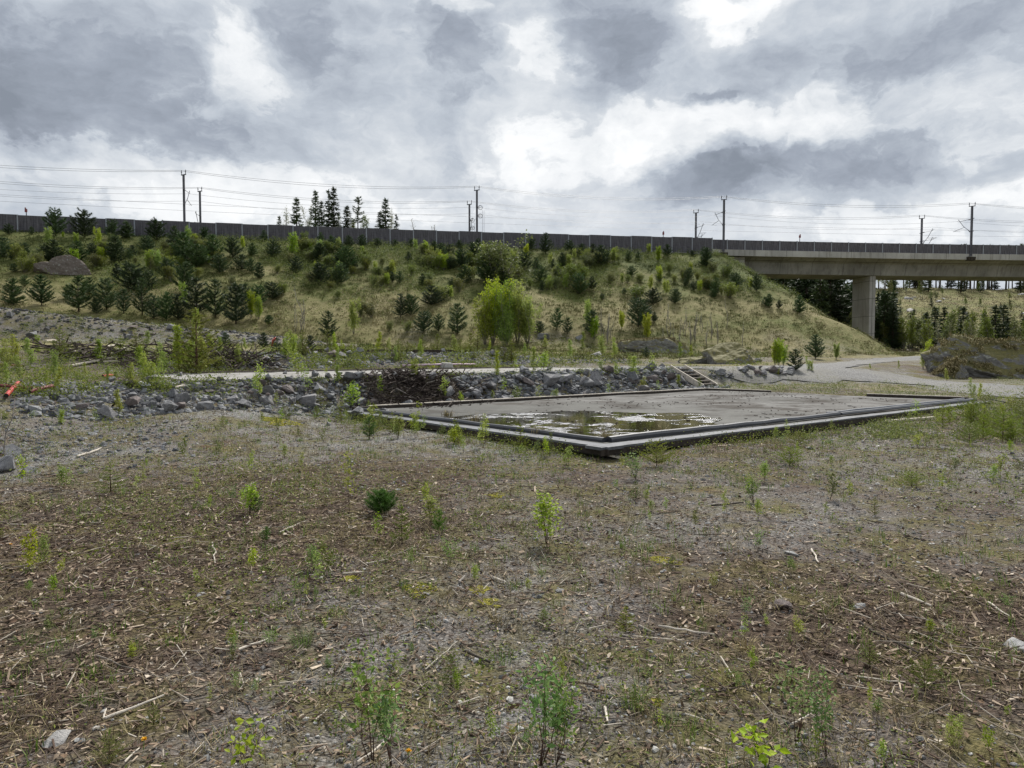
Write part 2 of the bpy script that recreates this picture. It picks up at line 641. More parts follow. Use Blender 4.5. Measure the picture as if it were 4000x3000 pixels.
def island(name, stops, rough=.85, spec=.2, bmp=0.0):
    """loose pieces: every piece its own colour"""
    m, T, b, geo = new_mat(name)
    col = T.ramp(geo.outputs['Random Per Island'], stops)
    nz = T.noise(geo.outputs['Position'], 60.0, 3.0)
    k = T.maprange(nz.outputs[0], .3, .7, .75, 1.2)
    T.set(b.inputs['Base Color'], T.vmath('MULTIPLY', col, T.n('ShaderNodeCombineXYZ', {0: k, 1: k, 2: k}).outputs[0]))
    b.inputs['Roughness'].default_value = rough
    b.inputs['Specular IOR Level'].default_value = spec
    return m


def rock_mat(name, dark, light, lichen=.25, moss=0.0, mosscol=(.10, .078, .03), scale=3.0):
    m, T, b, geo = new_mat(name)
    oc = T.n('ShaderNodeTexCoord').outputs['Object']
    ob = T.n('ShaderNodeObjectInfo').outputs['Random']
    nz = T.noise(oc, scale, 7.0, .65)
    n2 = T.noise(oc, scale * 7, 4.0, .6)
    f = T.math('ADD', T.math('MULTIPLY', nz.outputs[0], .7), T.math('MULTIPLY', n2.outputs[0], .3))
    col = T.ramp(f, [(.3, dark), (.7, light)])
    col = T.mix(T.maprange(ob, 0, 1, 0, .45), col, T.vmath('MULTIPLY', col, (1.12, .98, .9)))
    hs = T.n('ShaderNodeHueSaturation', {'Value': T.maprange(T.math('FRACT', T.math('MULTIPLY', ob, 5.1)), 0, 1, .72, 1.25), 'Color': col}).outputs[0]
    l = T.math('MULTIPLY', T.maprange(T.noise(oc, scale * 2.3, 5.0).outputs[0], .57, .66), lichen)
    hs = T.mix(l, hs, (.36, .37, .33))
    if moss:
        up = T.n('ShaderNodeSeparateXYZ', {0: geo.outputs['Normal']}).outputs[2]
        mm = T.math('ADD', up, T.math('MULTIPLY_ADD', nz.outputs[0], 1.6, -.8))
        mcol = T.ramp(n2.outputs[0], [(.3, tuple(k * .6 for k in mosscol)), (.5, mosscol), (.75, (mosscol[0] * 1.7, mosscol[1] * 1.6, mosscol[2] * 1.3))])
        hs = T.mix(T.maprange(mm, .75 - moss, 1.0 - moss), hs, mcol)
    T.set(b.inputs['Base Color'], hs)
    b.inputs['Roughness'].default_value = .8
    bump(T, b, f, .5, .05)
    return m


def concrete_mat(name, c1, c2, stain=(.1, .08, .06), stain_amt=.5, streak=False, scale=1.0, joints=False):
    m, T, b, geo = new_mat(name)
    P = geo.outputs['Position']
    a = T.noise(P, .5 * scale, 6.0, .6)
    f = T.noise(P, 14 * scale, 5.0, .65)
    col = T.ramp(a.outputs[0], [(.3, c1), (.7, c2)])
    k = T.maprange(f.outputs[0], .25, .75, .82, 1.15)
    col = T.vmath('MULTIPLY', col, T.n('ShaderNodeCombineXYZ', {0: k, 1: k, 2: k}).outputs[0])
    sv = T.vmath('MULTIPLY', P, (2.2, 2.2, .18) if streak else (1, 1, 1))
    s = T.maprange(T.noise(sv, 1.1 * scale, 6.0, .62, .3).outputs[0], .5, .68, 0, stain_amt)
    col = T.mix(s, col, stain)
    if joints:
        sp = T.n('ShaderNodeSeparateXYZ', {0: P})
        jx = T.math('LESS_THAN', T.math('FRACT', T.math('MULTIPLY', sp.outputs[0], 1 / 5.8)), .012)
        jz = T.math('LESS_THAN', T.math('FRACT', T.math('MULTIPLY_ADD', sp.outputs[2], 1 / 3.1, .3)), .022)
        pl = T.maprange(T.noise(T.vmath('MULTIPLY', P, (.17, .0, .0)), 1.0, 0.0).outputs[0], .4, .6, .88, 1.08)
        col = T.vmath('MULTIPLY', col, T.n('ShaderNodeCombineXYZ', {0: pl, 1: pl, 2: pl}).outputs[0])
        col = T.mix(T.math('MULTIPLY', T.math('MAXIMUM', jx, jz), .8), col, (.05, .048, .045))
    T.set(b.inputs['Base Color'], col)
    bump(T, b, f.outputs[0], .25, .01)
    return m


def ground_mat():
    m, T, b, geo = new_mat('ground')
    P = geo.outputs['Position']
    z = T.n('ShaderNodeVertexColor', layer_name='zone')
    sp = T.n('ShaderNodeSeparateColor', {0: z.outputs['Color']})
    grassy, grav, mulch = sp.outputs[0], sp.outputs[1], sp.outputs[2]
    big = T.noise(P, .45, 5.0, .6)
    mid = T.noise(P, 2.6, 6.0, .65)
    fine = T.noise(P, 22, 6.0, .7)
    vor = T.n('ShaderNodeTexVoronoi', {'Vector': P, 'Scale': 70.0, 'Randomness': 1.0})
    vcell = T.n('ShaderNodeSeparateColor', {0: vor.outputs['Color']}).outputs[0]
    # grey crushed stone
    stone = T.ramp(vcell, [(0, (.08, .079, .076)), (.55, (.205, .20, .19)), (.9, (.32, .315, .30)), (1, (.50, .48, .45))])
    soil = T.ramp(fine.outputs[0], [(.25, (.027, .019, .014)), (.5, (.09, .065, .049)), (.72, (.21, .16, .115))])
    gk = T.math('ADD', grav, T.math('MULTIPLY_ADD', mid.outputs[0], 1.5, -.72), clamp=True)
    gk = T.math('SUBTRACT', gk, T.math('MULTIPLY', mulch, .6), clamp=True)
    col = T.mix(gk, soil, stone)
    # moss and low green growth
    mo = T.noise(T.vmath('ADD', P, (31, 7, 0)), 1.3, 6.0, .65)
    mk = T.math('MULTIPLY', T.maprange(mo.outputs[0], .46, .62), .8)
    moss = T.ramp(fine.outputs[0], [(.3, (.06, .054, .02)), (.55, (.14, .125, .042)), (.75, (.25, .20, .095))])
    col = T.mix(mk, col, moss)
    ru = T.noise(T.vmath('ADD', P, (3, 57, 0)), .9, 5.0, .6)
    col = T.mix(T.math('MULTIPLY', T.maprange(ru.outputs[0], .62, .72), .6), col, (.11, .05, .022))
    # dry turf of the slopes
    t1 = T.noise(P, .11, 5.0, .6)
    t2 = T.noise(T.vmath('MULTIPLY', P, (1, 1, 2.4)), 1.5, 6.0, .7)
    hz = T.maprange(T.n('ShaderNodeSeparateXYZ', {0: P}).outputs[2], 7.0, 14.0, .04, -.10)
    hz = T.math('MULTIPLY', hz, T.math('LESS_THAN', T.n('ShaderNodeSeparateXYZ', {0: P}).outputs[1], 126.0))
    turf = T.ramp(T.math('ADD', hz, T.math('ADD', T.math('MULTIPLY', t1.outputs[0], .55), T.math('MULTIPLY', t2.outputs[0], .5))),
                  [(.30, (.055, .075, .02)), (.46, (.105, .115, .035)), (.58, (.19, .17, .078)), (.72, (.29, .25, .14))])
    col = T.mix(grassy, col, turf)
    T.set(b.inputs['Base Color'], col)
    b.inputs['Roughness'].default_value = .95
    b.inputs['Specular IOR Level'].default_value = .12
    h = T.math('ADD', T.math('MULTIPLY', vor.outputs['Distance'], -.6), T.math('MULTIPLY', fine.outputs[0], 1.6))
    bump(T, b, h, .8, .03)
    return m


M = {}
M['ground'] = ground_mat()
M['road'] = None
M['conc'] = concrete_mat('concrete', (.17, .165, .155), (.27, .265, .25), (.10, .092, .085), .65, True, .8, True)
M['conc_light'] = concrete_mat('pale_concrete', (.30, .29, .275), (.42, .41, .385), (.18, .165, .15), .6, True, .8, True)
M['slab_old'] = concrete_mat('old_slab', (.19, .185, .17), (.31, .30, .285), (.075, .058, .04), .9, False, 1.8)
M['steel'] = simple('galvanised_steel', (.13, .13, .15), .55, .2, 2.0, .4, .3)
M['steel_light'] = simple('light_steel', (.25, .265, .295), .5, .15, 2.0, .4, .2)
M['wire'] = simple('wire', (.16, .16, .175), .5, .1)
M['felt'] = simple('roofing_felt', (.028, .030, .036), .42, .45, 3.0, .5, 0, .3)
M['ledge'] = simple('weathered_ledge', (.125, .13, .14), .65, .4, 5.0, .2, 0, .2)
M['timber'] = simple('weathered_timber', (.15, .13, .11), .85, .45, 9.0, .2, 0, .4)
M['timber_dark'] = simple('dark_timber', (.045, .037, .03), .85, .45, 9.0, .2, 0, .4)
M['timber_pale'] = simple('bleached_timber', (.52, .47, .40), .85, .35, 12.0, .2, 0, .4)
M['red'] = simple('red_plastic', (.42, .045, .04), .5, .3, 8.0, .4)
M['dullred'] = simple('faded_red_plastic', (.20, .055, .06), .6, .35, 8.0, .3)
M['pink'] = simple('faded_pink_plastic', (.50, .36, .44), .55, .15, 5.0, .35)
M['white'] = simple('white_plastic', (.68, .69, .70), .5, .15, 5.0, .35)
M['black'] = simple('black_rubber', (.015, .015, .016), .6, .3, 5.0, .3)
M['bark'] = simple('dark_bark', (.07, .055, .045), .9, .4, 12.0, .1)
M['greybark'] = simple('grey_bark', (.23, .21, .19), .9, .4, 14.0, .1)
M['twig'] = simple('red_brown_twig', (.085, .05, .036), .8, .35, 14.0, .15)
M['needle_dark'] = foliage('dark_needles', (.028, .052, .02), (.048, .085, .03), (.095, .14, .05), .15, .35, .012)
M['needle_far'] = foliage('far_needles', (.03, .052, .02), (.05, .08, .032), (.09, .122, .05), .12, .35, .012)
M['needle_yellow'] = foliage('young_needles', (.10, .145, .018), (.165, .205, .03), (.25, .27, .05), .35, .25, .02)
M['leaf_birch'] = foliage('spring_birch_leaves', (.17, .25, .022), (.26, .35, .04), (.37, .43, .065), .42, .22, .02)
M['leaf_willow'] = foliage('willow_leaves', (.09, .17, .035), (.16, .26, .055), (.25, .34, .09), .4, .2, .015)
M['leaf_olive'] = foliage('olive_leaves', (.085, .11, .022), (.14, .175, .034), (.21, .23, .055), .35, .25, .02)
M['leaf_yellow'] = foliage('yellow_green_leaves', (.19, .25, .022), (.29, .36, .04), (.40, .45, .07), .42, .2, .02)
M['leaf_pale'] = foliage('pale_opening_leaves', (.16, .18, .09), (.24, .26, .13), (.32, .34, .18), .35, .15, .01)
M['rock'] = rock_mat('grey_rock', (.075, .077, .084), (.27, .275, .285), .35)
M['rock_red'] = rock_mat('reddish_rock', (.065, .056, .055), (.165, .14, .134), .3)
M['rock_pale'] = rock_mat('pale_rock', (.20, .20, .20), (.42, .42, .41), .4)
M['boulder_moss'] = rock_mat('mossy_boulder', (.055, .055, .054), (.27, .27, .262), .8, .45, (.12, .11, .04), 6.5)
M['boulder_far'] = rock_mat('weathered_boulder', (.10, .085, .075), (.20, .175, .155), .5, .12, (.10, .085, .045), 6.0)

# road material
def road_mat():
    m, T, b, geo = new_mat('gravel_road')
    P = geo.outputs['Position']
    a = T.noise(P, .5, 5.0, .6)
    f = T.noise(P, 9, 6.0, .7)
    v = T.n('ShaderNodeTexVoronoi', {'Vector': P, 'Scale': 26.0})
    c = T.n('ShaderNodeSeparateColor', {0: v.outputs['Color']}).outputs[0]
    col = T.ramp(c, [(0, (.072, .071, .068)), (.6, (.125, .123, .119)), (1, (.21, .207, .20))])
    col = T.mix(T.maprange(a.outputs[0], .48, .68, 0, .6), col, (.16, .15, .115))
    k = T.maprange(f.outputs[0], .3, .7, .75, 1.2)
    T.set(b.inputs['Base Color'], T.vmath('MULTIPLY', col, T.n('ShaderNodeCombineXYZ', {0: k, 1: k, 2: k}).outputs[0]))
    bump(T, b, f.outputs[0], .5, .03)
    return m


M['road'] = road_mat()

# ------------------------------------------------------------------ ground sheet
def build_ground():
    th = np.concatenate([np.linspace(-180, -58, 50)[:-1], np.linspace(-58, 58, 560), np.linspace(58, 180, 50)[1:-1]]) * np.pi / 180
    rr = np.concatenate([[.05, .5], np.geomspace(1.0, 3000, 470)])
    A, B = np.meshgrid(rr, th, indexing='ij')
    x, y = A * np.sin(B), A * np.cos(B)
    z = zf(x.ravel(), y.ravel())
    v = np.stack([x.ravel(), y.ravel(), z], 1)
    nr, nt = A.shape
    i, j = np.meshgrid(np.arange(nr - 1), np.arange(nt), indexing='ij')
    j2 = (j + 1) % nt
    q = np.stack([i * nt + j, (i + 1) * nt + j, (i + 1) * nt + j2, i * nt + j2], -1).reshape(-1, 4)[:, ::-1]
    mb = MB().add(v, q)
    me = mb.mesh('ground', M['ground'], True)
    X, Y = x.ravel(), y.ravel()
    t, s = ts(X, Y)
    grassy = np.clip(1.15 - emb_e(X, Y) / 46, 0, 1) * 4
    grassy = np.clip(grassy + (fbm(X / 5, Y / 5, 4, 2) - .5) * 1.6 - .5, 0, 1)
    far = np.hypot(X, Y) > 85
    grassy = np.maximum(grassy, far * 1.0)
    grassy = np.maximum(grassy, np.clip((s - 13) / 6, 0, 1) * np.clip(fbm(X / 4, Y / 4, 4, 8) * 3 - .9, 0, 1))
    side = np.clip((Y - 22) / 8, 0, 1) * np.clip((X - 6) / 4, 0, 1) * np.clip(fbm(X / 3, Y / 3, 4, 12) * 3 - 1.1, 0, .8)
    grassy = np.maximum(grassy, side)
    grassy = grassy * (1 - road_mask(X, Y, 1.5))
    bermd = np.full_like(X, 99.)
    for (ax, ay, _), (bx, by, _) in zip(BERM[:-1], BERM[1:]):
        ex, ey = bx - ax, by - ay
        k = np.clip(((X - ax) * ex + (Y - ay) * ey) / (ex * ex + ey * ey), 0, 1)
        bermd = np.minimum(bermd, np.hypot(X - ax - k * ex, Y - ay - k * ey + 1.5))
    grassy = grassy * np.clip((bermd - 2.5) / 2, 0, 1)
    grav = np.clip(.42 + (fbm(X / 2.4, Y / 2.4, 4, 17) - .5) * 1.6, 0, 1)
    grav = np.maximum(grav, np.clip(1 - np.hypot((X + 6) / 5, (Y - 15) / 5), 0, 1) * 1.2)
    grav = np.maximum(grav, road_mask(X, Y, 1.0))
    grav = np.maximum(grav, np.clip(1.6 - bermd / 3, 0, 1) * .55)
    mul = mulch_w(X, Y)
    c = np.stack([np.clip(grassy, 0, 1), np.clip(grav, 0, 1), np.clip(mul, 0, 1), np.ones_like(X)], 1).astype(np.float32)
    at_ = me.color_attributes.new('zone', 'FLOAT_COLOR', 'POINT')
    at_.data.foreach_set('color', c.ravel())
    tag(link('ground', me), kind='structure')


def mulch_w(x, y):
    """where the brown wood litter lies thick"""
    a = np.exp(-(((x + 3.6) / 3.4) ** 2 + ((y - 6.3) / 2.2) ** 2)) * 1.25
    b_ = np.exp(-(((x - 2.9) / 1.6) ** 2 + ((y - 3.9) / 1.1) ** 2)) * .9
    c = np.exp(-(((x + 2.6) / 1.2) ** 2 + ((y - 3.3) / .9) ** 2)) * .7
    return np.clip((a + b_ + c) * (.45 + fbm(x / .9, y / .9, 4, 41)), 0, 1)


build_ground()


def build_road():
    for (pts, w) in ROADS:
        P = [np.array(p) for p in pts]
        # resample with rounding
        for _ in range(3):
            Q = [P[0]]
            for a, b_ in zip(P[:-1], P[1:]):
                Q += [a * .75 + b_ * .25, a * .25 + b_ * .75]
            Q.append(P[-1])
            P = Q
        dist = [0]
        for a, b_ in zip(P[:-1], P[1:]):
            dist.append(dist[-1] + np.hypot(*(b_ - a)))
        n = int(dist[-1] / .5)
        tt = np.linspace(0, dist[-1], n)
        C = np.stack([np.interp(tt, dist, [p[0] for p in P]), np.interp(tt, dist, [p[1] for p in P])], 1)
        D = np.gradient(C, axis=0)
        D /= np.linalg.norm(D, axis=1, keepdims=True)
        S = np.stack([D[:, 1], -D[:, 0]], 1)
        K = 13
        rows = []
        for k in range(K):
            f = k / (K - 1) * 2 - 1
            ww = w + (fbm(tt / 2.1, tt * 0 + (3 if f < 0 else 8), 4, 61) - .5) * 1.6
            p = C + S * (ww * f)[:, None]
            zz = zf(p[:, 0], p[:, 1], road=False) + .012 - .05 * abs(f) ** 6 - .03 * np.exp(-((abs(f) - .45) / .14) ** 2)
            if w < 2.3:
                zz += .006
            rows.append(np.column_stack([p, zz]))
        v = np.stack(rows, 1).reshape(-1, 3)
        i, j = np.meshgrid(np.arange(n - 1), np.arange(K - 1), indexing='ij')
        q = np.stack([i * K + j, (i + 1) * K + j, (i + 1) * K + j + 1, i * K + j + 1], -1).reshape(-1, 4)[:, ::-1]
        tag(MB().add(v, q[:, ::-1]).build('gravel_road', M['road'], smooth=True), kind='structure')


build_road()

# ------------------------------------------------------------------ noise barrier, bridge, masts, wires
def barrier_mat(name, c1, c2):
    m, T, b, geo = new_mat(name)
    oc = T.n('ShaderNodeTexCoord').outputs['Object']
    sx = T.n('ShaderNodeSeparateXYZ', {0: oc})
    wv = T.noise(T.vmath('MULTIPLY', oc, (4.2, .2, .35)), 1.0, 3.0, .6)
    w2 = T.noise(T.vmath('MULTIPLY', oc, (1.0, 1.0, 9.0)), 1.4, 3.0, .6)
    f = T.math('ADD', T.math('MULTIPLY', wv.outputs[0], .65), T.math('MULTIPLY', w2.outputs[0], .35))
    col = T.ramp(f, [(.36, c1), (.5, tuple((p + q) / 2 for p, q in zip(c1, c2))), (.62, c2)])
    T.set(b.inputs['Base Color'], col)
    return m


M['panel'] = barrier_mat('dark_barrier_panel', (.06, .057, .066), (.15, .144, .16))


def barrier(name, label, xs, yf, z0f, z1f, pitch, base_h, step):
    o = thing(name, (xs[0], float(yf(xs[0])), z0f(xs[0])), label, 'noise barrier')
    org = Vector(o.location)
    xlist = np.arange(xs[0], xs[1] + .01, pitch)
    pts = [Vector((x, float(yf(x)), 0)) for x in xlist]
    for i, (a, b) in enumerate(zip(pts[:-1], pts[1:])):
        za, zb = z0f((a.x + b.x) / 2), z1f((a.x + b.x) / 2) + (step if i % 2 else 0)
        d = (b - a).normalized()
        nrm = Vector((d.y, -d.x, 0))
        mid = (a + b) / 2
        ang = math.atan2(d.y, d.x)
        rot = Matrix.Rotation(ang, 3, 'Z')
        L = (b - a).length
        mb = MB()
        c = mid - org
        mb.box((0, 0, (za + zb) / 2), (L - .17, .12, zb - za))
        for k in range(9):                                   # upright battens on the panel face
            px = -L / 2 + .25 + k * (L - .5) / 8
            mb.box((px, -.08, (za + zb) / 2), (.05 + .04 * random.random(), .04, zb - za - .12))
        p = mb.build('panel', M['panel'], o)
        p.location = (c.x, c.y, -org.z)
        p.rotation_euler.z = ang
        if base_h:
            q = MB().box((0, 0, za - base_h / 2), (L - .17, .2, base_h - .01)).build('plinth', M['conc_light'], o)
            q.location = (c.x, c.y, -org.z)
            q.rotation_euler.z = ang
    for i, a in enumerate(pts):
        za, zb = z0f(a.x) - base_h, z1f(a.x) + .06
        d = (pts[min(i + 1, len(pts) - 1)] - pts[max(i - 1, 0)]).normalized()
        ang = math.atan2(d.y, d.x)
        mb = MB()
        mb.box((0, -.09, (za + zb) / 2), (.16, .02, zb - za)).box((0, .09, (za + zb) / 2), (.16, .02, zb - za)).box((0, 0, (za + zb) / 2), (.02, .16, zb - za))
        p = mb.build('post', M['steel_light'], o)
        p.location = (a.x - org.x, a.y - org.y, -org.z)
        p.rotation_euler.z = ang
    return o


barrier('noise_barrier', 'long dark slatted noise barrier along the crest of the grassy embankment', (-86.0, 32.6), barrier_y,
        lambda x: 17.95 + .003 * (x + 20), lambda x: 20.22 + .0045 * (x + 40), 3.388, .30, .07)
bridge_y = lambda x: rail_y(x) + .4
barrier('noise_barrier', 'lower dark noise barrier standing on the concrete edge of the bridge', (33.0, 126.0), bridge_y,
        lambda x: 19.15, lambda x: 20.82, 3.1, 0, 0)


def sweep(profile, xs, yf, mat, name, parent, org):
    """profile: closed list of (offset towards camera negative, z); swept along the track"""
    n = len(profile)
    vs = []
    for x in xs:
        d = Vector((.5, float(yf(x + .25) - yf(x - .25)), 0)).normalized()
        nr = Vector((-d.y, d.x, 0))
        for (o_, z) in profile:
            p = Vector((x, float(yf(x)), z)) + nr * o_ - org
            vs.append((p.x, p.y, p.z))
    m = len(xs)
    q = [[i * n + k, (i + 1) * n + k, (i + 1) * n + (k + 1) % n, i * n + (k + 1) % n] for i in range(m - 1) for k in range(n)]
    t = [[0, k, k + 1] for k in range(1, n - 1)] + [[(m - 1) * n, (m - 1) * n + k + 1, (m - 1) * n + k] for k in range(1, n - 1)]
    return MB().add(vs, q, t).build(name, mat, parent)


def build_bridge():
    o = thing('railway_bridge', (64.0, float(rail_y(64)), 1.0), 'grey concrete railway bridge on wall piers crossing the valley', 'bridge')
    org = Vector(o.location)
    xs = np.linspace(33.2, 126, 64)
    sweep([(0, 18.42), (12.4, 18.42), (12.4, 18.75), (0, 18.75)], xs, rail_y, M['conc'], 'deck', o, org)
    sweep([(-.22, 18.12), (.72, 18.22), (.72, 18.41), (-.005, 18.41), (-.005, 18.76), (.72, 18.76), (.72, 19.13), (-.22, 19.13)], xs, rail_y, M['conc_light'], 'edge_beam', o, org)
    sweep([(12.41, 18.22), (12.9, 18.22), (12.9, 19.1), (12.41, 19.1)], xs, rail_y, M['conc_light'], 'edge_beam', o, org)
    # box girder: sloping cantilever underside, then the web, then the soffit
    xs2 = np.linspace(38.8, 126, 60)
    sweep([(.75, 18.40), (2.3, 17.45), (2.75, 15.55), (9.6, 15.55), (10.1, 17.45), (11.7, 18.40)], xs2, rail_y, M['conc'], 'girder', o, org)
    # abutment with a small inspection door
    ang = math.atan(.19 - .0013 * 36)
    ab = MB().prism([(33.4, float(rail_y(33.4)) + .9), (39.4, float(rail_y(39.4)) + .9), (39.4, float(rail_y(39.4)) + 12.0), (33.4, float(rail_y(33.4)) + 12.0)], 11.5, 18.1)
    a = ab.build('abutment', M['conc_light'], o)
    a.location = -org
    d = MB().box((0, 0, 0), (.75, .06, 1.5)).build('inspection_door', M['steel_light'], a)
    d.location = (37.2, float(rail_y(37.2)) + .86, 16.2)
    d.rotation_euler.z = ang
    e = MB().box((0, 0, 0), (1.3, .12, .1)).build('door_hood', M['steel'], a)
    e.location = (37.2, float(rail_y(37.2)) + .83, 17.15)
    e.rotation_euler.z = ang
    for x in (64.2, 98.3):
        an = math.atan(.19 - .0013 * x)
        p = MB()
        p.box((0, -.6, 7.55), (1.1, 5.0, 15.9), None, 1.03)
        q = p.build('pier', M['conc_light'], o)
        yy = float(rail_y(x))
        q.location = Vector((x - math.sin(an) * 6.2, yy + 6.2, 0)) - org
        q.rotation_euler.z = an
        s = MB().box((0, -1.6, 15.52), (.7, .8, .06)).box((0, 1.6, 15.52), (.7, .8, .06)).build('bearing', M['steel'], q)


build_bridge()

MAST_X = [-47.0, -5.5, 35.2, 79.8]
FAR_X = [-49.2, -7.3, 33.4, 77.5]


def near_pt(x):
    return Vector((x, float(rail_y(x)), 0))


def far_pt(x):
    return Vector((x, float(rail_y(x)) + 10.6, 0))


def mast(p, zb, zt, label, toward, arms, kind, bracket=False):
    """toward: +1 arms point away from the camera side of the track, -1 towards it"""
    o = thing('catenary_mast', (p.x, p.y, zb), label, 'railway mast', 'catenary masts along the railway')
    an = math.atan(.19 - .0013 * p.x)
    o.rotation_euler.z = an
    h = zt - zb - .75
    mb = MB()
    mb.box((-.13, 0, h / 2), (.03, .3, h), None, .8).box((.13, 0, h / 2), (.03, .3, h), None, .8).box((0, 0, h / 2), (.24, .05, h), None, .85)
    mb.build('column', M['steel'], o)
    u = MB()
    u.box((0, 0, h + .06), (.12, .95, .12))
    for s in (-1, 1):
        u.tube([(0, s * .42, h + .1), (0, s * .42, h + .72)], .05, 6)
        u.tube([(0, s * .42, h + .4), (0, s * .42, h + .5)], .09, 6)
    # the bracket is seen square on: turn it along the track
    ub = u.build('top_bracket', M['steel'], o)
    ub.rotation_euler.z = R(50)
    for zz, ln in arms:
        a = MB()
        dx = (.25 * (1 if kind else -1))
        a.beam((0, -.55, zz), (0, .55, zz), .09, .1)
        a.beam((0, -.5, zz - 2.2), (0, .5, zz - 2.2), .09, .1)
        s = toward
        a.tube([(0, s * .4, zz), (dx, s * (ln - .6), zz - .05), (dx, s * ln, zz + .1)], .035, 5)
        a.tube([(0, s * .4, zz - 2.1), (dx * .6, s * (ln * .55), zz - 1.0), (dx, s * (ln - .3), zz + .35)], .045, 5)
        a.tube([(dx * .6, s * ln * .45, zz - 1.2), (dx, s * (ln + .9), zz - 1.55)], .035, 5)
        a.tube([(dx, s * (ln + .7), zz - 1.5), (dx, s * (ln - .9), zz - 1.85)], .025, 5)
        a.tube([(0, s * .45, zz - .02), (0, s * .75, zz - .02)], .085, 7)
        a.tube([(0, s * .45, zz - 2.08), (0, s * .7, zz - 1.9)], .085, 7)
        c = a.build('cantilever_arm', M['steel'], o)
    if kind == 2:
        w = MB()
        for k, zz in enumerate((h - 2.6, h - 3.9)):
            ring = [(.55 + .33 * math.cos(t_), .1, zz + .33 * math.sin(t_)) for t_ in np.linspace(0, 2 * math.pi, 15)]
            w.tube(ring, .045, 5)
            for t_ in (0, 2.1, 4.2):
                w.tube([(.55, .1, zz), (.55 + .33 * math.cos(t_), .1, zz + .33 * math.sin(t_))], .025, 4)
            w.tube([(0, 0, zz), (.55, .1, zz)], .05, 5)
        w.build('tension_wheel', M['steel'], o)
        g = MB()
        for k in range(2):
            g.tube([(.9 + k * .25, .1, h - 3), (.9 + k * .25, .1, .4)], .02, 4)
        g.box((1.0, .1, 1.5), (.32, .3, 2.4))
        g.build('counterweight', M['steel'], o)
    if bracket:
        b = MB()
        b.box((0, .05, -.55), (1.15, .8, .55), None, 1.15).box((0, .1, -.22), (1.3, .9, .08)).box((-.3, -.42, -.55), (.1, .1, .5)).box((.3, -.42, -.55), (.1, .1, .5))
        b.build('base_bracket', M['timber_dark'], o)
    return o


mast(near_pt(MAST_X[0]), 17.9, 28.0, 'grey catenary mast behind the barrier, leftmost of the tall near row', 1, [(5.9 + 1.5, 3.0)], 1)
mast(near_pt(MAST_X[1]), 17.9, 28.0, 'tall catenary mast with two tension wheels and counterweight, right of the spruces', 1, [(7.0, 2.2)], 2)
mast(near_pt(MAST_X[2]) + Vector((0, -.42, 0)), 18.75, 28.0, 'tall catenary mast bracketed to the bridge edge above the abutment', 1, [(6.6, 3.2)], 0, True)
mast(near_pt(MAST_X[3]) + Vector((0, -.42, 0)), 18.75, 28.0, 'tall catenary mast bracketed to the bridge edge right of the pier', 1, [(6.4, 3.2)], 0, True)
mast(far_pt(FAR_X[0]), 18.2, 28.0, 'shorter looking far catenary mast just right of the leftmost tall mast', -1, [(5.2, 2.6)], 0)
mast(far_pt(FAR_X[1]), 18.2, 28.0, 'far catenary mast just left of the tall mast with tension wheels', -1, [(6.2, 2.0)], 2)
mast(far_pt(FAR_X[2]), 18.2, 28.0, 'far catenary mast left of the tall mast above the abutment', -1, [(6.4, 3.0), (4.6, 2.6)], 1)
mast(far_pt(FAR_X[3]), 18.2, 28.0, 'far catenary mast above the bridge pier, arms to its right', -1, [(6.4, 3.0), (4.8, 3.0)], 1)


def wire(name, label, ptf, xs, z, off, sag, rad, group):
    mb = MB()
    pts = []
    for a, b in zip(xs[:-1], xs[1:]):
        for k in range(12 if b == xs[-1] else 11 + (b == xs[-1])):
            f = k / 11
            x = a + (b - a) * f
            p = ptf(a) * (1 - f) + ptf(b) * f
            an = math.atan(.19 - .0013 * x)
            pts.append((p.x - math.sin(an) * off, p.y + off, z - sag * 4 * f * (1 - f)))
    mb.tube(pts, rad, 4)
    tag(mb.build(name, M['wire']), label, 'overhead wire', group)


XN = [-92, *MAST_X, 127]
XF = [-92, *FAR_X, 124]
g_ = 'overhead wires along the railway'
wire('power_line', 'upper of the two conductors strung across the tops of the tall near masts', near_pt, XN, 28.02, .30, .95, .021, g_)
wire('power_line', 'lower of the two conductors strung across the tops of the tall near masts', near_pt, XN, 27.72, -.30, 1.1, .021, g_)
wire('power_line', 'upper of the two conductors strung across the tops of the far masts', far_pt, XF, 28.0, .30, .95, .021, g_)
wire('power_line', 'lower of the two conductors strung across the tops of the far masts', far_pt, XF, 27.72, -.30, 1.1, .021, g_)
wire('catenary_wire', 'messenger wire over the near track, hung from the near masts', near_pt, XN, 25.35, 3.2, .9, .016, g_)
wire('contact_wire', 'straight contact wire over the near track, lowest of the near wires', near_pt, XN, 23.8, 3.2, .05, .016, g_)
wire('catenary_wire', 'messenger wire over the far track, hung from the far masts', far_pt, XF, 25.15, -3.0, .9, .016, g_)
wire('contact_wire', 'straight contact wire over the far track, lowest of the far wires', far_pt, XF, 23.6, -3.0, .05, .016, g_)

for (px, y0, y1, lab) in ((121, 823, 846, 'tiny post above the barrier at the far left'), (2586, 912, 932, 'tiny pale signal post above the barrier left of the bridge'),
                          (3115, 924, 947, 'tiny reddish signal post above the bridge barrier, left of the pier')):
    x = (px - 2000) / FPX * 118
    p = Vector((x, float(rail_y(x)) + 3.0, 0))
    x = (px - 2000) / FPX * p.y
    zt = CAMZ + (1385 - y0) * p.y / FPX
    o = thing('signal_post', (x, p.y, 18.3), lab, 'signal')
    MB().tube([(0, 0, 0), (0, 0, zt - 18.3 - .3)], .06, 6).build('pole', M['steel'], o)
    MB().box((0, -.05, zt - 18.3 - .2), (.3, .12, .42)).tube([(0, -.12, zt - 18.2), (0, -.2, zt - 18.2)], .1, 7).build('head', M['dullred'], o)

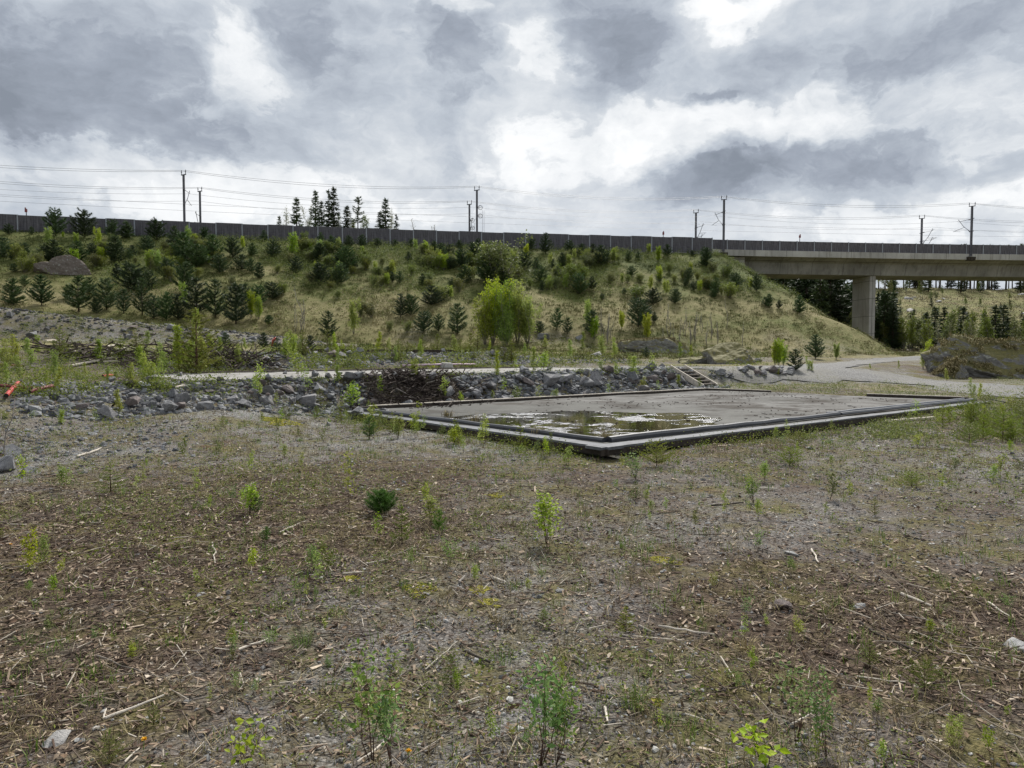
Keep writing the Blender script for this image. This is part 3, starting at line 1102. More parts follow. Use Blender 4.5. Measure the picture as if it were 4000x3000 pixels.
# ------------------------------------------------------------------ old concrete pads
def puddle_surface():
    m, T, b, geo = new_mat('lower_slab')
    P = geo.outputs['Position']
    a = T.noise(P, .55, 6.0, .6)
    f = T.noise(P, 12, 6.0, .7)
    col = T.ramp(a.outputs[0], [(.3, (.10, .097, .09)), (.5, (.155, .151, .143)), (.7, (.215, .211, .203))])
    dirt = T.noise(T.vmath('MULTIPLY', P, (1.0, 1.0, 1.0)), .8, 6.0, .65, .4)
    col = T.mix(T.maprange(dirt.outputs[0], .48, .60, 0, .72), col, (.05, .042, .035))
    k = T.maprange(f.outputs[0], .3, .7, .7, 1.25)
    col = T.vmath('MULTIPLY', col, T.n('ShaderNodeCombineXYZ', {0: k, 1: k, 2: k}).outputs[0])
    # wet, algae-stained concrete round the standing water
    dd = T.vmath('LENGTH', T.vmath('MULTIPLY', T.vmath('SUBTRACT', P, (1.1, 14.0, 0)), (.17, .17, 0)))
    wet = T.maprange(T.math('ADD', dd, T.math('MULTIPLY_ADD', dirt.outputs[0], 1.3, -.65)), .75, 1.1, .9, 0.0)
    col = T.mix(wet, col, T.vmath('MULTIPLY', col, (.34, .35, .32)))
    T.set(b.inputs['Base Color'], col)
    T.set(b.inputs['Roughness'], T.math('MULTIPLY_ADD', wet, -.3, .95))
    T.set(b.inputs['Specular IOR Level'], T.math('MULTIPLY_ADD', wet, .08, .06))
    bump(T, b, f.outputs[0], .35, .015)
    return m


M['lower_slab'] = puddle_surface()


def water_mat():
    m, T, b, geo = new_mat('shallow_water')
    P = geo.outputs['Position']
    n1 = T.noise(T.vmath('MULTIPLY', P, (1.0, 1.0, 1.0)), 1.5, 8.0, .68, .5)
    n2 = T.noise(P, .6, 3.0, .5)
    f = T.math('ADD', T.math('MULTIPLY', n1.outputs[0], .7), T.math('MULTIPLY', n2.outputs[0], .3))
    scum_sheen = T.maprange(f, .515, .55)
    col = T.mix(scum_sheen, (.030, .026, .012), (.24, .24, .25))  # pale film patches, with the sky's reflection on ripples painted into their colour
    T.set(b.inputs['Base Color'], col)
    T.set(b.inputs['Roughness'], T.mix(scum_sheen, (.03, .03, .03), (.28, .28, .28)))
    b.inputs['IOR'].default_value = 1.33
    b.inputs['Specular IOR Level'].default_value = .5
    rp = T.noise(P, 30, 3.0, .6)
    h = T.math('MULTIPLY', rp.outputs[0], T.math('MULTIPLY_ADD', scum_sheen, 1.0, .02))
    bump(T, b, h, .8, .02)
    return m


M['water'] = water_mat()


M['conc_dark'] = concrete_mat('dark_concrete', (.075, .072, .066), (.135, .13, .12), (.05, .05, .03), .6, True, 1.0)


def edge_run(a, b, offs, w, h, z, name, mat, parent, k0=0.0, k1=1.0, wob=0.0, rounded=False):
    """a strip of kerb along a-b, pushed sideways by offs (positive = outwards, right of a->b)"""
    a, b = Vector((*a, 0)), Vector((*b, 0))
    d = (b - a).normalized()
    nr = Vector((d.y, -d.x, 0))
    n = max(2, int((b - a).length * (k1 - k0) / .6))
    vs, prof = [], []
    if rounded:
        prof = [(-w / 2, 0), (w / 2, 0), (w / 2, h * .55), (w * .3, h * .92), (0, h), (-w * .3, h * .92), (-w / 2, h * .55)]
    else:
        prof = [(-w / 2, 0), (w / 2, 0), (w / 2, h), (-w / 2, h)]
    for i in range(n + 1):
        f = k0 + (k1 - k0) * i / n
        p = a + (b - a) * f + nr * (offs + wob * random.uniform(-1, 1))
        dz = wob * random.uniform(-.6, .6)
        for (o_, zz) in prof:
            q = p + nr * o_
            vs.append((q.x, q.y, z + zz + dz * (zz > 0)))
    m = len(prof)
    q = [[i * m + k, i * m + (k + 1) % m, (i + 1) * m + (k + 1) % m, (i + 1) * m + k] for i in range(n) for k in range(m)]
    t = [[0, k + 1, k] for k in range(1, m - 1)] + [[n * m, n * m + k, n * m + k + 1] for k in range(1, m - 1)]
    ob = MB().add(vs, q, t).build(name, mat, parent)
    return ob


def build_lower():
    A, Rr, B, L = LOW_A, LOW_R, LOW_B, LOW_L
    o = thing('concrete_pad', (A[0], A[1], 0), 'large low concrete pad with felt kerbs and a puddle, nearest to the camera', 'concrete pad', 'abandoned concrete pads')
    org = Vector(o.location)
    # surface as a fine grid, sagging a little where water stands
    n = 60
    uu, vv = np.meshgrid(np.linspace(0, 1, n), np.linspace(0, 1, n), indexing='ij')
    X = (A[0] * (1 - uu) + Rr[0] * uu) * (1 - vv) + (L[0] * (1 - uu) + B[0] * uu) * vv
    Y = (A[1] * (1 - uu) + Rr[1] * uu) * (1 - vv) + (L[1] * (1 - uu) + B[1] * uu) * vv
    Z = LOWER_Z + (fbm(X / 2.5, Y / 2.5, 3, 77) - .5) * .05 - .028 * np.exp(-((X - 1.6) / 3.0) ** 2 - ((Y - 12.6) / 2.2) ** 2)
    v = np.stack([X.ravel(), Y.ravel(), Z.ravel()], 1) - np.array(org)
    i, j = np.meshgrid(np.arange(n - 1), np.arange(n - 1), indexing='ij')
    q = np.stack([i * n + j, (i + 1) * n + j, (i + 1) * n + j + 1, i * n + j + 1], -1).reshape(-1, 4)
    s = MB().add(v, q).build('surface', M['lower_slab'], o, True)
    body = MB()
    cx = [tuple(np.array(p) - np.array(org)[:2]) for p in (A, Rr, B, L)]
    ctr = np.mean(np.array(cx), 0)
    cx = [tuple(np.array(p) + (ctr - np.array(p)) * .006) for p in cx]
    body.prism(cx, -.25, LOWER_Z - .07)
    body.build('body', M['conc'], o)
    objs = []
    # outer walls below the ledge, the ledge and the felt covered kerb, two near sides
    for (a, b, k0, k1) in ((L, A, 0, 1), (A, Rr, 0, 1)):
        objs.append(edge_run(a, b, .02, .12, .44, -.25, 'side_wall', M['conc_dark'], o))
        kx = (0, 1.038) if b is A else (-.022, 1)
        objs.append(edge_run(a, b, .10, .36, .045, LOWER_Z - .065 + (.004 if b is A else 0), 'ledge', M['ledge'], o, kx[0], kx[1], .006))
        objs.append(edge_run(a, b, .275, .03, .10, LOWER_Z - .15, 'ledge_lip', M['timber_dark'], o, kx[0], kx[1], .004))
    objs.append(edge_run(L, A, -.12, .13, .085, LOWER_Z - .02, 'felt_kerb', M['felt'], o, .015, .985, .012, True))
    objs.append(edge_run(A, Rr, -.12, .15, .10, LOWER_Z - .02, 'felt_kerb', M['felt'], o, .012, .47, .014, True))
    objs.append(edge_run(A, Rr, -.13, .15, .09, LOWER_Z - .02, 'felt_kerb', M['felt'], o, .475, .985, .010, True))
    objs.append(edge_run(A, Rr, -.22, .03, .10, LOWER_Z - .01, 'metal_strip', M['steel_light'], o, .45, .95, .010))
    objs.append(edge_run(B, L, .0, .14, .10, LOWER_Z - .03, 'timber_kerb', M['timber_dark'], o, 0, 1, .006))
    objs.append(edge_run(B, L, .0, .10, .02, LOWER_Z + .072, 'kerb_cap', M['timber_pale'], o, 0, .97, .004))
    objs.append(edge_run(Rr, B, .0, .14, .10, LOWER_Z - .03, 'timber_kerb', M['timber_dark'], o, .04, .36, .006))
    objs.append(edge_run(Rr, B, .0, .10, .02, LOWER_Z + .072, 'kerb_cap', M['timber_pale'], o, .06, .36, .004))
    objs.append(edge_run(Rr, B, .0, .14, .10, LOWER_Z - .03, 'timber_kerb', M['timber_dark'], o, .72, 1.0, .006))
    objs.append(edge_run(Rr, B, .0, .10, .02, LOWER_Z + .072, 'kerb_cap', M['timber_pale'], o, .72, .99, .004))
    for e in objs:
        e.location = -org
    # puddle: irregular outline just above the concrete
    c = np.array([.95, 13.6])
    ax1 = np.array([.80, .60]) * 5.0
    ax2 = np.array([-.60, .80]) * 3.2
    n = 160
    ring = []
    for k in range(n):
        t_ = 2 * math.pi * k / n
        r = .80 + .42 * (float(fbm(np.array([3 + 1.6 * math.cos(t_)]), np.array([3 + 1.6 * math.sin(t_)]), 5, 51)[0]) - .4)
        p = c + ax1 * math.cos(t_) * r + ax2 * math.sin(t_) * r
        while in_quad(p[:1], p[1:], [A, Rr, B, L], .01)[0] <= 0 or in_quad(p[:1] + (c - p)[:1] * -.09, p[1:] + (c - p)[1:] * -.09, [A, Rr, B, L], .01)[0] <= 0:
            p = c + (p - c) * .97
        ring.append(p)
    inner = [c + (p - c) * .5 for p in ring]
    zz = LOWER_Z + .012
    v = [(c[0], c[1], zz)] + [(p[0], p[1], zz) for p in inner] + [(p[0], p[1], zz) for p in ring]
    t_ = [[0, 1 + k, 1 + (k + 1) % n] for k in range(n)]
    qq = [[1 + k, 1 + n + k, 1 + n + (k + 1) % n, 1 + (k + 1) % n] for k in range(n)]
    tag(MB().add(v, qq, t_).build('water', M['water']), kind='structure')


build_lower()


def build_upper():
    o = thing('concrete_pad', (P0[0], P0[1], .5), 'long pale concrete pad on the raised terrace behind the rock bank', 'concrete pad', 'abandoned concrete pads')
    org = Vector(o.location)
    c = [tsw(t, s) for t, s in ((UPPER_T[0] + .1, .1), (UPPER_T[1] - .1, .1), (UPPER_T[1] - .1, 7.2), (UPPER_T[0] + .1, 7.2))]
    MB().prism([(x - org.x, y - org.y) for x, y in c], -.1, UPPER_Z - .5 - .02).build('slab', M['slab_old'], o)
    cs = [np.array(tsw(t, s)) for t, s in ((UPPER_T[0], 0), (UPPER_T[1], 0), (UPPER_T[1], 7.3), (UPPER_T[0], 7.3))]
    es = [edge_run(cs[0], cs[1], 0, .16, .44, .50, 'front_kerb', M['timber_dark'], o, 0, 1, .008),
          edge_run(cs[2], cs[3], 0, .14, .52, .50, 'back_kerb', M['timber'], o, 0, 1, .008),
          edge_run(cs[3], cs[0], 0, .14, .45, .50, 'end_kerb', M['timber_dark'], o, .02, .98, .008),
          edge_run(cs[1], cs[2], 0, .14, .45, .50, 'end_kerb', M['timber_dark'], o, .02, .98, .008)]
    for e in es:
        e.location = -org
    # third, lowest foundation strip further back
    t0, t1, s0 = 5.5, 16.5, 12.0
    o2 = thing('foundation_strip', (*tsw(t0, s0), gz(*tsw(t0, s0)) - .1), 'low dark timber edged foundation behind the row of broken stone', 'foundation')
    a, b = np.array(tsw(t0, s0)), np.array(tsw(t1, s0))
    e = edge_run(a, b, 0, .3, .42, o2.location.z - .1, 'kerb', M['timber_dark'], o2, 0, 1, .012)
    e.location = -Vector(o2.location)


build_upper()


def build_stairs():
    top = Vector((*tsw(17.9, -.3), 1.04))
    bot = Vector((*tsw(18.0, -1.75), .3))
    o = thing('timber_steps', bot, 'short weathered timber steps leaning on the rock bank at the far pad corner', 'steps')
    along = Vector((U[0], U[1], 0))
    up = top - bot
    for s in (-.5, .5):
        MB().beam(along * s, along * s + up * 1.05, .06, .22).build('stringer', M['timber_pale'], o)
    for k in range(6):
        f = (k + .6) / 6.2
        c = up * f + Vector((0, 0, .03))
        mb = MB()
        mb.box((c.x, c.y, c.z), (.93, .24, .045), Matrix.Rotation(math.atan2(U[1], U[0]), 3, 'Z'))
        mb.build('tread', M['timber'], o)


build_stairs()
#NEXT

# ------------------------------------------------------------------ plants: builders
def unit(v):
    v = np.asarray(v, float)
    return v / (np.linalg.norm(v, axis=-1, keepdims=True) + 1e-9)


def conifer(h, spread, whorls, per, tuft_step, nl, nw, blades=7, rise=.5, power=.8, bare=.04, gap=0.0, trunk_r=None, candles=False, lean=0.0):
    """trunk mesh data and crown collector of one conifer of height h; spread is the lowest branch length"""
    tr = MB()
    r0 = trunk_r or h * .018
    top = np.array([lean * h, 0, h])
    tr.tube([(0, 0, -.1 * h * .3), (lean * h * .4, 0, h * .5), tuple(top * .97)], [r0, r0 * .6, r0 * .12], 6)
    P, D = [], []
    for w in range(whorls):
        f = bare + (1 - bare) * (w + random.uniform(.1, .6)) / whorls
        if f > .985:
            continue
        nb = max(3, int(per * (1 - f * .35) + random.uniform(-1, 1)))
        a0 = random.uniform(0, 6.28)
        for b in range(nb):
            if random.random() < gap:
                continue
            an = a0 + 6.283 * b / nb + random.uniform(-.35, .35)
            L = spread * ((1 - f) ** power) * random.uniform(.65, 1.12) + h * .02
            rs = rise * random.uniform(.6, 1.4)
            base = top * f
            n = max(2, int(L / tuft_step) + 1)
            pts = []
            for k in range(n + 1):
                q = k / n
                out = L * q
                up = L * (rs * q + (.25 if rs > 0 else .28) * q * q)
                pts.append(base + np.array([math.cos(an) * out, math.sin(an) * out, up]))
            if L > h * .06:
                tr.tube([tuple(pts[0]), tuple(pts[-1])], [r0 * .28 * (1 - f * .6), r0 * .08], 3, False)
            for k in range(1, n + 1):
                d = pts[k] - pts[k - 1]
                P.append(pts[k])
                D.append(unit(d))
                if k > n * .3 and random.random() < .75:        # side shoots
                    sd = np.array([-math.sin(an), math.cos(an), 0]) * random.choice((-1, 1))
                    P.append(pts[k] + sd * L * .16 * random.uniform(.4, 1.2))
                    D.append(unit(d / np.linalg.norm(d) + sd * 1.1))
    for k in range(5):
        P.append(top * (1 - .035 * k))
        D.append(np.array([0, 0, 1.0]))
    P, D = np.array(P), np.array(D)
    PP, DD = np.repeat(P, blades, 0), np.repeat(D, blades, 0)
    dirs = unit(DD + rng.normal(size=DD.shape) * .55)
    PP = PP - DD * nl * rng.uniform(0, .6, (len(PP), 1))
    cr = MB()
    cr.spikes(PP, dirs, nl * rng.uniform(.7, 1.25, len(PP)), nw * rng.uniform(.7, 1.3, len(PP)))
    if candles:
        c = rng.choice(len(P), max(4, len(P) // 9), replace=False)
        cr.spikes(P[c], unit(D[c] + np.array([0, 0, 1.6])), nl * 1.5, nw * 1.1)
    return tr, cr


def broadleaf(h, width, stems, branches, leaves, ll, lw, lean=.25, base=.25, stem_r=None, upright=.7, twigs=True, tip=.0):
    tr = MB()
    r0 = stem_r or max(.004, h * .011)
    P, Nn = [], []
    per = max(1, leaves // max(1, stems * branches))
    for s in range(stems):
        an = random.uniform(0, 6.28)
        ln = lean * random.uniform(.2, 1.0) if stems > 1 else random.uniform(0, .08)
        hh = h * (random.uniform(.68, 1.0) if s else 1.0)
        off = np.array([math.cos(an), math.sin(an), 0])
        pts = []
        bend = rng.normal(size=3) * .03 * h * np.array([1, 1, 0])
        for k in range(5):
            q = k / 4
            pts.append(off * (ln * hh * (q ** .8) * .9 + .01 * h * (stems > 1)) + np.array([0, 0, hh * q * (1 - .1 * ln)]) + bend * math.sin(q * 5) - np.array([0, 0, .02 * h if k == 0 else 0]))
        tr.tube([tuple(p) for p in pts], [r0, r0 * .8, r0 * .6, r0 * .4, r0 * .15], 5)
        for b in range(branches):
            f = base + (1 - base) * (b + random.random()) / branches
            i = min(3, int(f * 4))
            c = pts[i] + (pts[i + 1] - pts[i]) * (f * 4 - i)
            a2 = random.uniform(0, 6.28)
            L = width * .5 * (1.05 - f * .75) * random.uniform(.5, 1.15)
            d = unit(np.array([math.cos(a2), math.sin(a2), upright * random.uniform(.5, 1.7)]))
            e = c + d * L
            if twigs:
                tr.tube([tuple(c), tuple(c + d * L * .5 + np.array([0, 0, L * .03])), tuple(e)], [r0 * .32, r0 * .22, r0 * .08], 3, False)
            for k in range(per):
                q = random.uniform(.2, 1.05)
                P.append(c + d * L * q + rng.normal(size=3) * (ll * .7 + L * .05))
    if not len(P):
        return tr, None
    P = np.array(P)
    n = len(P)
    D = unit(rng.normal(size=(n, 3)) + np.array([0, 0, .25]))
    Nn = unit(rng.normal(size=(n, 3)) + np.array([0, 0, 1.2]))
    D = unit(D - Nn * np.sum(D * Nn, 1, keepdims=True) * .6)
    cr = MB().kites(P, D, Nn, ll * rng.uniform(.6, 1.25, n), lw * rng.uniform(.6, 1.25, n))
    return tr, cr


class Proto:
    def __init__(self, name, tr, cr, tmat, cmat, h, pn=('trunk', 'crown')):
        self.name, self.h, self.pn = name, h, pn
        self.t = tr.mesh(pn[0], tmat, True)
        self.c = cr.mesh(pn[1], cmat) if cr is not None else None


def put(pr, loc, h=None, label=None, cat=None, group=None, wide=1.0, auto=None, rz=None):
    s = (h / pr.h) if h else 1.0
    o = thing(pr.name, loc, label, cat, group, random.uniform(0, 6.28) if rz is None else rz, (s * wide, s * wide, s))
    link(pr.pn[0], pr.t, o)
    if pr.c is not None:
        link(pr.pn[1], pr.c, o)
    if auto:
        AUTO.append((o, auto, pix(loc), h or pr.h, Vector(loc)))
    return o


SL = ('stem', 'leaves')
# young pines of the embankment, about 3 m
PINES = []
for k in range(6):
    sp = (1.15, .95, 1.35, 1.0, 1.25, .85)[k]
    tr, cr = conifer(3.0, sp * 1.12, (10, 9, 11, 8, 10, 12)[k], 7, .14, .23, .05, 12, (.42, .55, .38, .6, .48, .35)[k], (.42, .6, .48, .52, .66, .58)[k], .02, (.08, .18, .1, .22, .12, .1)[k], candles=True)
    PINES.append(Proto('pine_tree', tr, cr, M['bark'], M['needle_dark'], 3.0))
OPEN_PINES = []
for k in range(4):
    tr, cr = conifer(2.6, (.85, .75, .95, .8)[k], 9, 6, .13, .22, .040, 11, .5, .55, .05, .08, candles=True)
    OPEN_PINES.append(Proto('pine_tree', tr, cr, M['bark'], M['needle_dark'], 2.6))
FAR_SPRUCE = []
for k in range(4):
    tr, cr = conifer(12.0, (1.9, 1.6, 2.2, 1.7)[k], 21, 6, .4, .62, .17, 6, -.28, .85, .05, (.12, .3, .1, .2)[k])
    FAR_SPRUCE.append(Proto('spruce_tree', tr, cr, M['bark'], M['needle_far'], 12.0))
FAR_PINE = []
for k in range(3):
    tr, cr = conifer(14.0, 2.6, 13, 5, .5, .7, .17, 7, .2, .5, .42, .25, lean=(.02, .05, -.03)[k])
    FAR_PINE.append(Proto('pine_tree', tr, cr, M['bark'], M['needle_far'], 14.0))
FAR_BIRCH = []
for k in range(3):
    tr, cr = broadleaf(9.0, 3.6, 2, 26, 1500, .26, .2, .12, .25, .09)
    FAR_BIRCH.append(Proto('birch_tree', tr, cr, M['greybark'], M['leaf_olive'], 9.0))
PALE_BIRCH = []
for k in range(2):
    tr, cr = broadleaf(9.0, 3.2, 2, 26, 420, .22, .18, .1, .3, .08)
    PALE_BIRCH.append(Proto('birch_tree', tr, cr, M['greybark'], M['leaf_pale'], 9.0))
BUSH = []
for k in range(4):
    tr, cr = broadleaf(4.2, 2.2, (7, 9, 8, 6)[k], 13, 4400, .15, .12, .30, .12, .03, 1.1)
    BUSH.append(Proto('birch_bush', tr, cr, M['greybark'], M['leaf_yellow'], 4.2))
BIGBUSH = []
for k in range(3):
    tr, cr = broadleaf(5.5, 3.0, 12, 15, 5000, .16, .12, .36, .10, .035, 1.7)
    BIGBUSH.append(Proto('birch_bush', tr, cr, M['greybark'], M['leaf_birch'], 5.5))
GREEN_BUSH = []
for k in range(3):
    tr, cr = broadleaf(3.0, 1.7, (4, 5, 3)[k], 15, 2000, .13, .10, .25, .12, .025, 1.0)
    GREEN_BUSH.append(Proto('birch_bush', tr, cr, M['greybark'], M['leaf_birch'], 3.0))
OLIVE_BUSH = []
for k in range(3):
    tr, cr = broadleaf(2.6, 2.4, 9, 12, 2200, .13, .095, .5, .08, .022, .8)
    OLIVE_BUSH.append(Proto('willow_bush', tr, cr, M['greybark'], M['leaf_olive'], 2.6))
BARE = []
for k in range(3):
    tr, cr = broadleaf(4.0, 1.7, (1, 3, 2)[k], 26, 60 if k else 0, .08, .06, .14, .2, .045, 1.6)
    BARE.append(Proto('bare_sapling', tr, cr, M['greybark'], M['leaf_pale'], 4.0, ('stem', 'leaves')))
# tall saplings of the yard, about 2 m
YARD = []
for k in range(5):
    tr, cr = broadleaf(2.0, .9, (1, 2, 1, 3, 2)[k], 26, 1250, .075, .056, .2, .08, .014, .8)
    YARD.append(Proto('birch_sapling', tr, cr, M['twig'], (M['leaf_birch'], M['leaf_yellow'], M['leaf_yellow'], M['leaf_birch'], M['leaf_yellow'])[k], 2.0, SL))
LARCH = []
for k in range(3):
    tr, cr = conifer(1.8, .62, 12, 5, .07, .08, .018, 11, .25, .7, .04, .06)
    LARCH.append(Proto('larch_sapling', tr, cr, M['twig'], M['needle_yellow'], 1.8))
# small seedlings near the camera
SEED = []
for k in range(6):
    tr, cr = broadleaf(.5, (.20, .26, .3, .22, .28, .2)[k], (1, 2, 3, 1, 2, 1)[k], 9, (190, 300, 400, 130, 280, 120)[k], .031, .025, .3, .25, .0032, .8)
    SEED.append(Proto('birch_sapling', tr, cr, M['twig'], (M['leaf_birch'], M['leaf_yellow'], M['leaf_birch'], M['leaf_yellow'], M['leaf_olive'], M['leaf_birch'])[k], .5, SL))
WILLOW = []
for k in range(4):
    tr, cr = broadleaf(.55, (.2, .28, .24, .3)[k], (3, 5, 4, 6)[k], 9, (170, 300, 230, 260)[k], .042, .023, .35, .3, .0035, 1.3)
    WILLOW.append(Proto('willow_sapling', tr, cr, M['twig'], M['leaf_willow'], .55, SL))
BIGLEAF = []
for k in range(2):
    tr, cr = broadleaf(.32, .2, 3, 5, 46, .056, .044, .4, .3, .003, .8)
    BIGLEAF.append(Proto('birch_sapling', tr, cr, M['twig'], M['leaf_birch'], .32, SL))
SPRUCELING = []
for k in range(4):
    tr, cr = conifer(.4, (.16, .2, .13, .24)[k], 8, 6, .028, .024, .0042, 10, (.15, .05, .4, -.05)[k], .75, .04, .08)
    SPRUCELING.append(Proto('spruce_seedling', tr, cr, M['twig'], M['needle_yellow'], .4))
LOWSPRUCE = []
for k in range(3):
    tr, cr = conifer(.6, .5, 7, 7, .045, .036, .009, 11, .22, .5, .04, .05)
    LOWSPRUCE.append(Proto('spruce_bush', tr, cr, M['twig'], M['needle_yellow'], .6))
M['needle_green'] = foliage('bright_green_needles', (.045, .105, .015), (.075, .155, .02), (.11, .20, .035), .3, .2, .01)
tr, cr = conifer(.3, .2, 8, 9, .02, .05, .0035, 16, .6, .4, .02, .0)
FEATHER = Proto('pine_seedling', tr, cr, M['twig'], M['needle_green'], .3)
PINELET = []
for k in range(2):
    tr, cr = conifer(.4, .13, 6, 5, .03, .06, .0036, 14, .7, .5, .08, .05)
    PINELET.append(Proto('pine_seedling', tr, cr, M['twig'], M['needle_green'], .4))

# ------------------------------------------------------------------ plants: places
# (crop offset x, y, scale) then (centre, base, top) read off the photograph
def conv(off, rows, k=2.212):
    return [(off[0] + a / k, off[1] + b / k, off[1] + c / k) for (a, b, c) in rows]


EMB_PINES = conv((0, 600), [
    (480, 715, 490), (730, 735, 505), (970, 745, 590), (1095, 730, 595), (1355, 755, 590), (1510, 790, 640), (1765, 765, 650), (75, 700, 620), (275, 705, 640),
    (995, 940, 735), (460, 940, 760), (670, 930, 770), (790, 900, 790), (25, 900, 740), (100, 920, 850), (1270, 850, 720), (1590, 930, 700), (1840, 920, 720),
    (1900, 1040, 890), (2010, 900, 740), (2090, 1000, 880), (1140, 890, 800), (380, 930, 800), (1700, 980, 800), (1480, 870, 740),
    (115, 1310, 1095), (360, 1310, 1070), (590, 1260, 1150), (680, 1370, 1080), (920, 1350, 1100), (1070, 1390, 1190), (1140, 1190, 970), (1010, 1080, 960),
    (1290, 1180, 1020), (1420, 1010, 940), (1600, 1200, 960), (1440, 1450, 1220), (1330, 1430, 1240), (1540, 1440, 1230), (1230, 1400, 1100), (1700, 1400, 1100), (1860, 1420, 1110), (2040, 1480, 1150),
    (215, 1150, 1060), (830, 1390, 1270), (770, 1220, 1080), (120, 1030, 960), (2180, 880, 780), (2170, 1030, 920), (1200, 1160, 1010)]) + \
    conv((1000, 600), [
        (70, 760, 670), (30, 1080, 950), (140, 1270, 1130), (150, 900, 760), (345, 1040, 900), (470, 930, 860), (560, 1130, 960), (560, 780, 690), (735, 1130, 960),
        (780, 1010, 820), (710, 1000, 880), (840, 1000, 880), (800, 815, 720), (915, 820, 710), (1050, 810, 740), (1200, 815, 750), (1340, 815, 740), (1140, 1080, 980), (1240, 1130, 1030),
        (1320, 940, 860), (1440, 1150, 1050), (1540, 850, 760), (1620, 940, 820), (1680, 1000, 900), (1760, 840, 760), (1800, 1130, 990), (1690, 1180, 1080),
        (1520, 1310, 1150), (1640, 1250, 1160), (1250, 1420, 1230), (1340, 1410, 1240), (625, 1600, 1380), (1450, 1550, 1380), (1575, 1540, 1400), (1740, 1560, 1310),
        (1920, 830, 740), (2000, 1110, 890), (2130, 1140, 1010), (1970, 1000, 900), (20, 1330, 1160), (110, 1480, 1400)]) + \
    conv((2000, 700), [
        (290, 645, 480), (165, 620, 520), (495, 650, 540), (600, 660, 570), (700, 680, 570), (770, 750, 580), (1010, 710, 630), (1090, 700, 640), (1340, 670, 570),
        (1660, 670, 595), (1560, 665, 620), (110, 790, 640), (210, 800, 690), (690, 960, 850), (580, 1000, 830), (1220, 1090, 960), (1410, 1080, 960), (1270, 890, 820),
        (1930, 950, 820), (1570, 960, 890), (1690, 950, 880), (1860, 830, 750), (2110, 970, 830), (2190, 1100, 1020), (390, 1300, 1130), (480, 1340, 1210),
        (690, 1350, 1150), (1090, 1280, 1050), (1150, 1220, 1060), (1230, 1240, 1160), (240, 1340, 1240), (780, 1050, 1000), (970, 1000, 960), (1160, 1545, 1480),
        (1030, 840, 760), (1500, 930, 870), (1740, 1030, 960)]) + \
    conv((3000, 700), [(410, 1550, 1360), (270, 1160, 1020), (10, 1110, 1000), (95, 1120, 1050)])
cap = lambda x: barrier_y(x) - .9
for i, (px, by, ty) in enumerate(EMB_PINES):
    p = G(px, by, cap)
    h = max(.8, (by - ty) * p.y / FPX * 1.04)
    pr = random.choice(PINES if by < 1210 or random.random() < .45 else OPEN_PINES)
    put(pr, p, h, None, 'pine tree', 'young pines on the railway embankment', random.uniform(1.0, 1.45), auto=('dark', 'pine', 'slope'))
p = G(3105, 1452)
put(OPEN_PINES[0], p, (1452 - 1370) * p.y / FPX * 1.05, 'stout dark young pine by the gravel road, right of the small stone heap', 'pine tree', wide=1.15)

for (px, by, ty, w) in [(1925, 1345, 1100, .95), (1972, 1350, 1115, 1.0), (2022, 1338, 1108, .95), (1895, 1348, 1170, 1.1), (2062, 1345, 1165, 1.1), (1975, 1356, 1200, 1.3)]:
    p = G(px, by, cap)
    put(random.choice(BIGBUSH), p, (by - ty) * p.y / FPX * 1.03, None, 'birch bush', 'bright birch thicket at the embankment foot', w, auto=('bright yellow-green', 'thicket birch', 'slope'))
for (px, by, ty) in conv((0, 600), [(660, 795, 690), (850, 830, 650), (1630, 805, 640), (2100, 830, 720), (1590, 1345, 1120), (2170, 1430, 1200), (1690, 1540, 1350), (545, 730, 680)]) + \
        conv((1000, 600), [(330, 890, 690), (555, 905, 750), (845, 1565, 1270), (1380, 845, 745), (1030, 1035, 930), (2080, 1200, 1070), (20, 1440, 1240)]) + \
        conv((2000, 700), [(1265, 720, 580), (1180, 650, 560), (120, 690, 560), (330, 745, 640), (1195, 965, 840), (660, 1265, 1050), (950, 1300, 1140), (1165, 1400, 1170), (710, 1390, 1200), (2060, 950, 850), (10, 830, 610)]) + \
        conv((3000, 700), [(90, 1615, 1385), (60, 1612, 1420), (130, 1612, 1430), (590, 1560, 1420), (1380, 1640, 1400), (1340, 1640, 1470), (1430, 1645, 1480)]):
    p = G(px, by, cap)
    h = max(.8, (by - ty) * p.y / FPX)
    put(random.choice(GREEN_BUSH if random.random() < .6 else BUSH[:2]), p, h, None, 'birch bush', 'light green birch bushes on the slope', random.uniform(.7, 1.0), auto=('light green', 'birch bush', 'slope'))
for (px, by, ty) in conv((1000, 600), [(425, 775, 670), (2120, 1130, 740), (1000, 1420, 1270), (1150, 1545, 1440), (1300, 1550, 1440), (900, 1420, 1290), (700, 1260, 1170)]) + \
        conv((2000, 700), [(480, 925, 720), (640, 760, 640), (380, 950, 840), (860, 900, 800), (1000, 900, 820), (1400, 900, 820), (1600, 880, 800), (1750, 900, 810), (1480, 820, 770), (300, 960, 850), (1100, 900, 810), (1880, 1000, 880)]) + \
        conv((1000, 600), [(950, 1010, 900), (1080, 990, 890), (1180, 1010, 920), (1350, 1060, 960), (300, 960, 860), (600, 980, 880), (1560, 1010, 880), (1850, 960, 850), (650, 1180, 1100), (1010, 1140, 1050)]) + \
        conv((0, 600), [(900, 990, 880), (1350, 960, 850), (560, 1010, 930), (1700, 1080, 980), (2000, 1150, 1050)]):
    p = G(px, by, cap)
    put(random.choice(OLIVE_BUSH), p, max(.8, (by - ty) * p.y / FPX), None, 'willow bush', 'olive willow scrub on the slope', random.uniform(.9, 1.3), auto=('olive', 'willow bush', 'slope'))
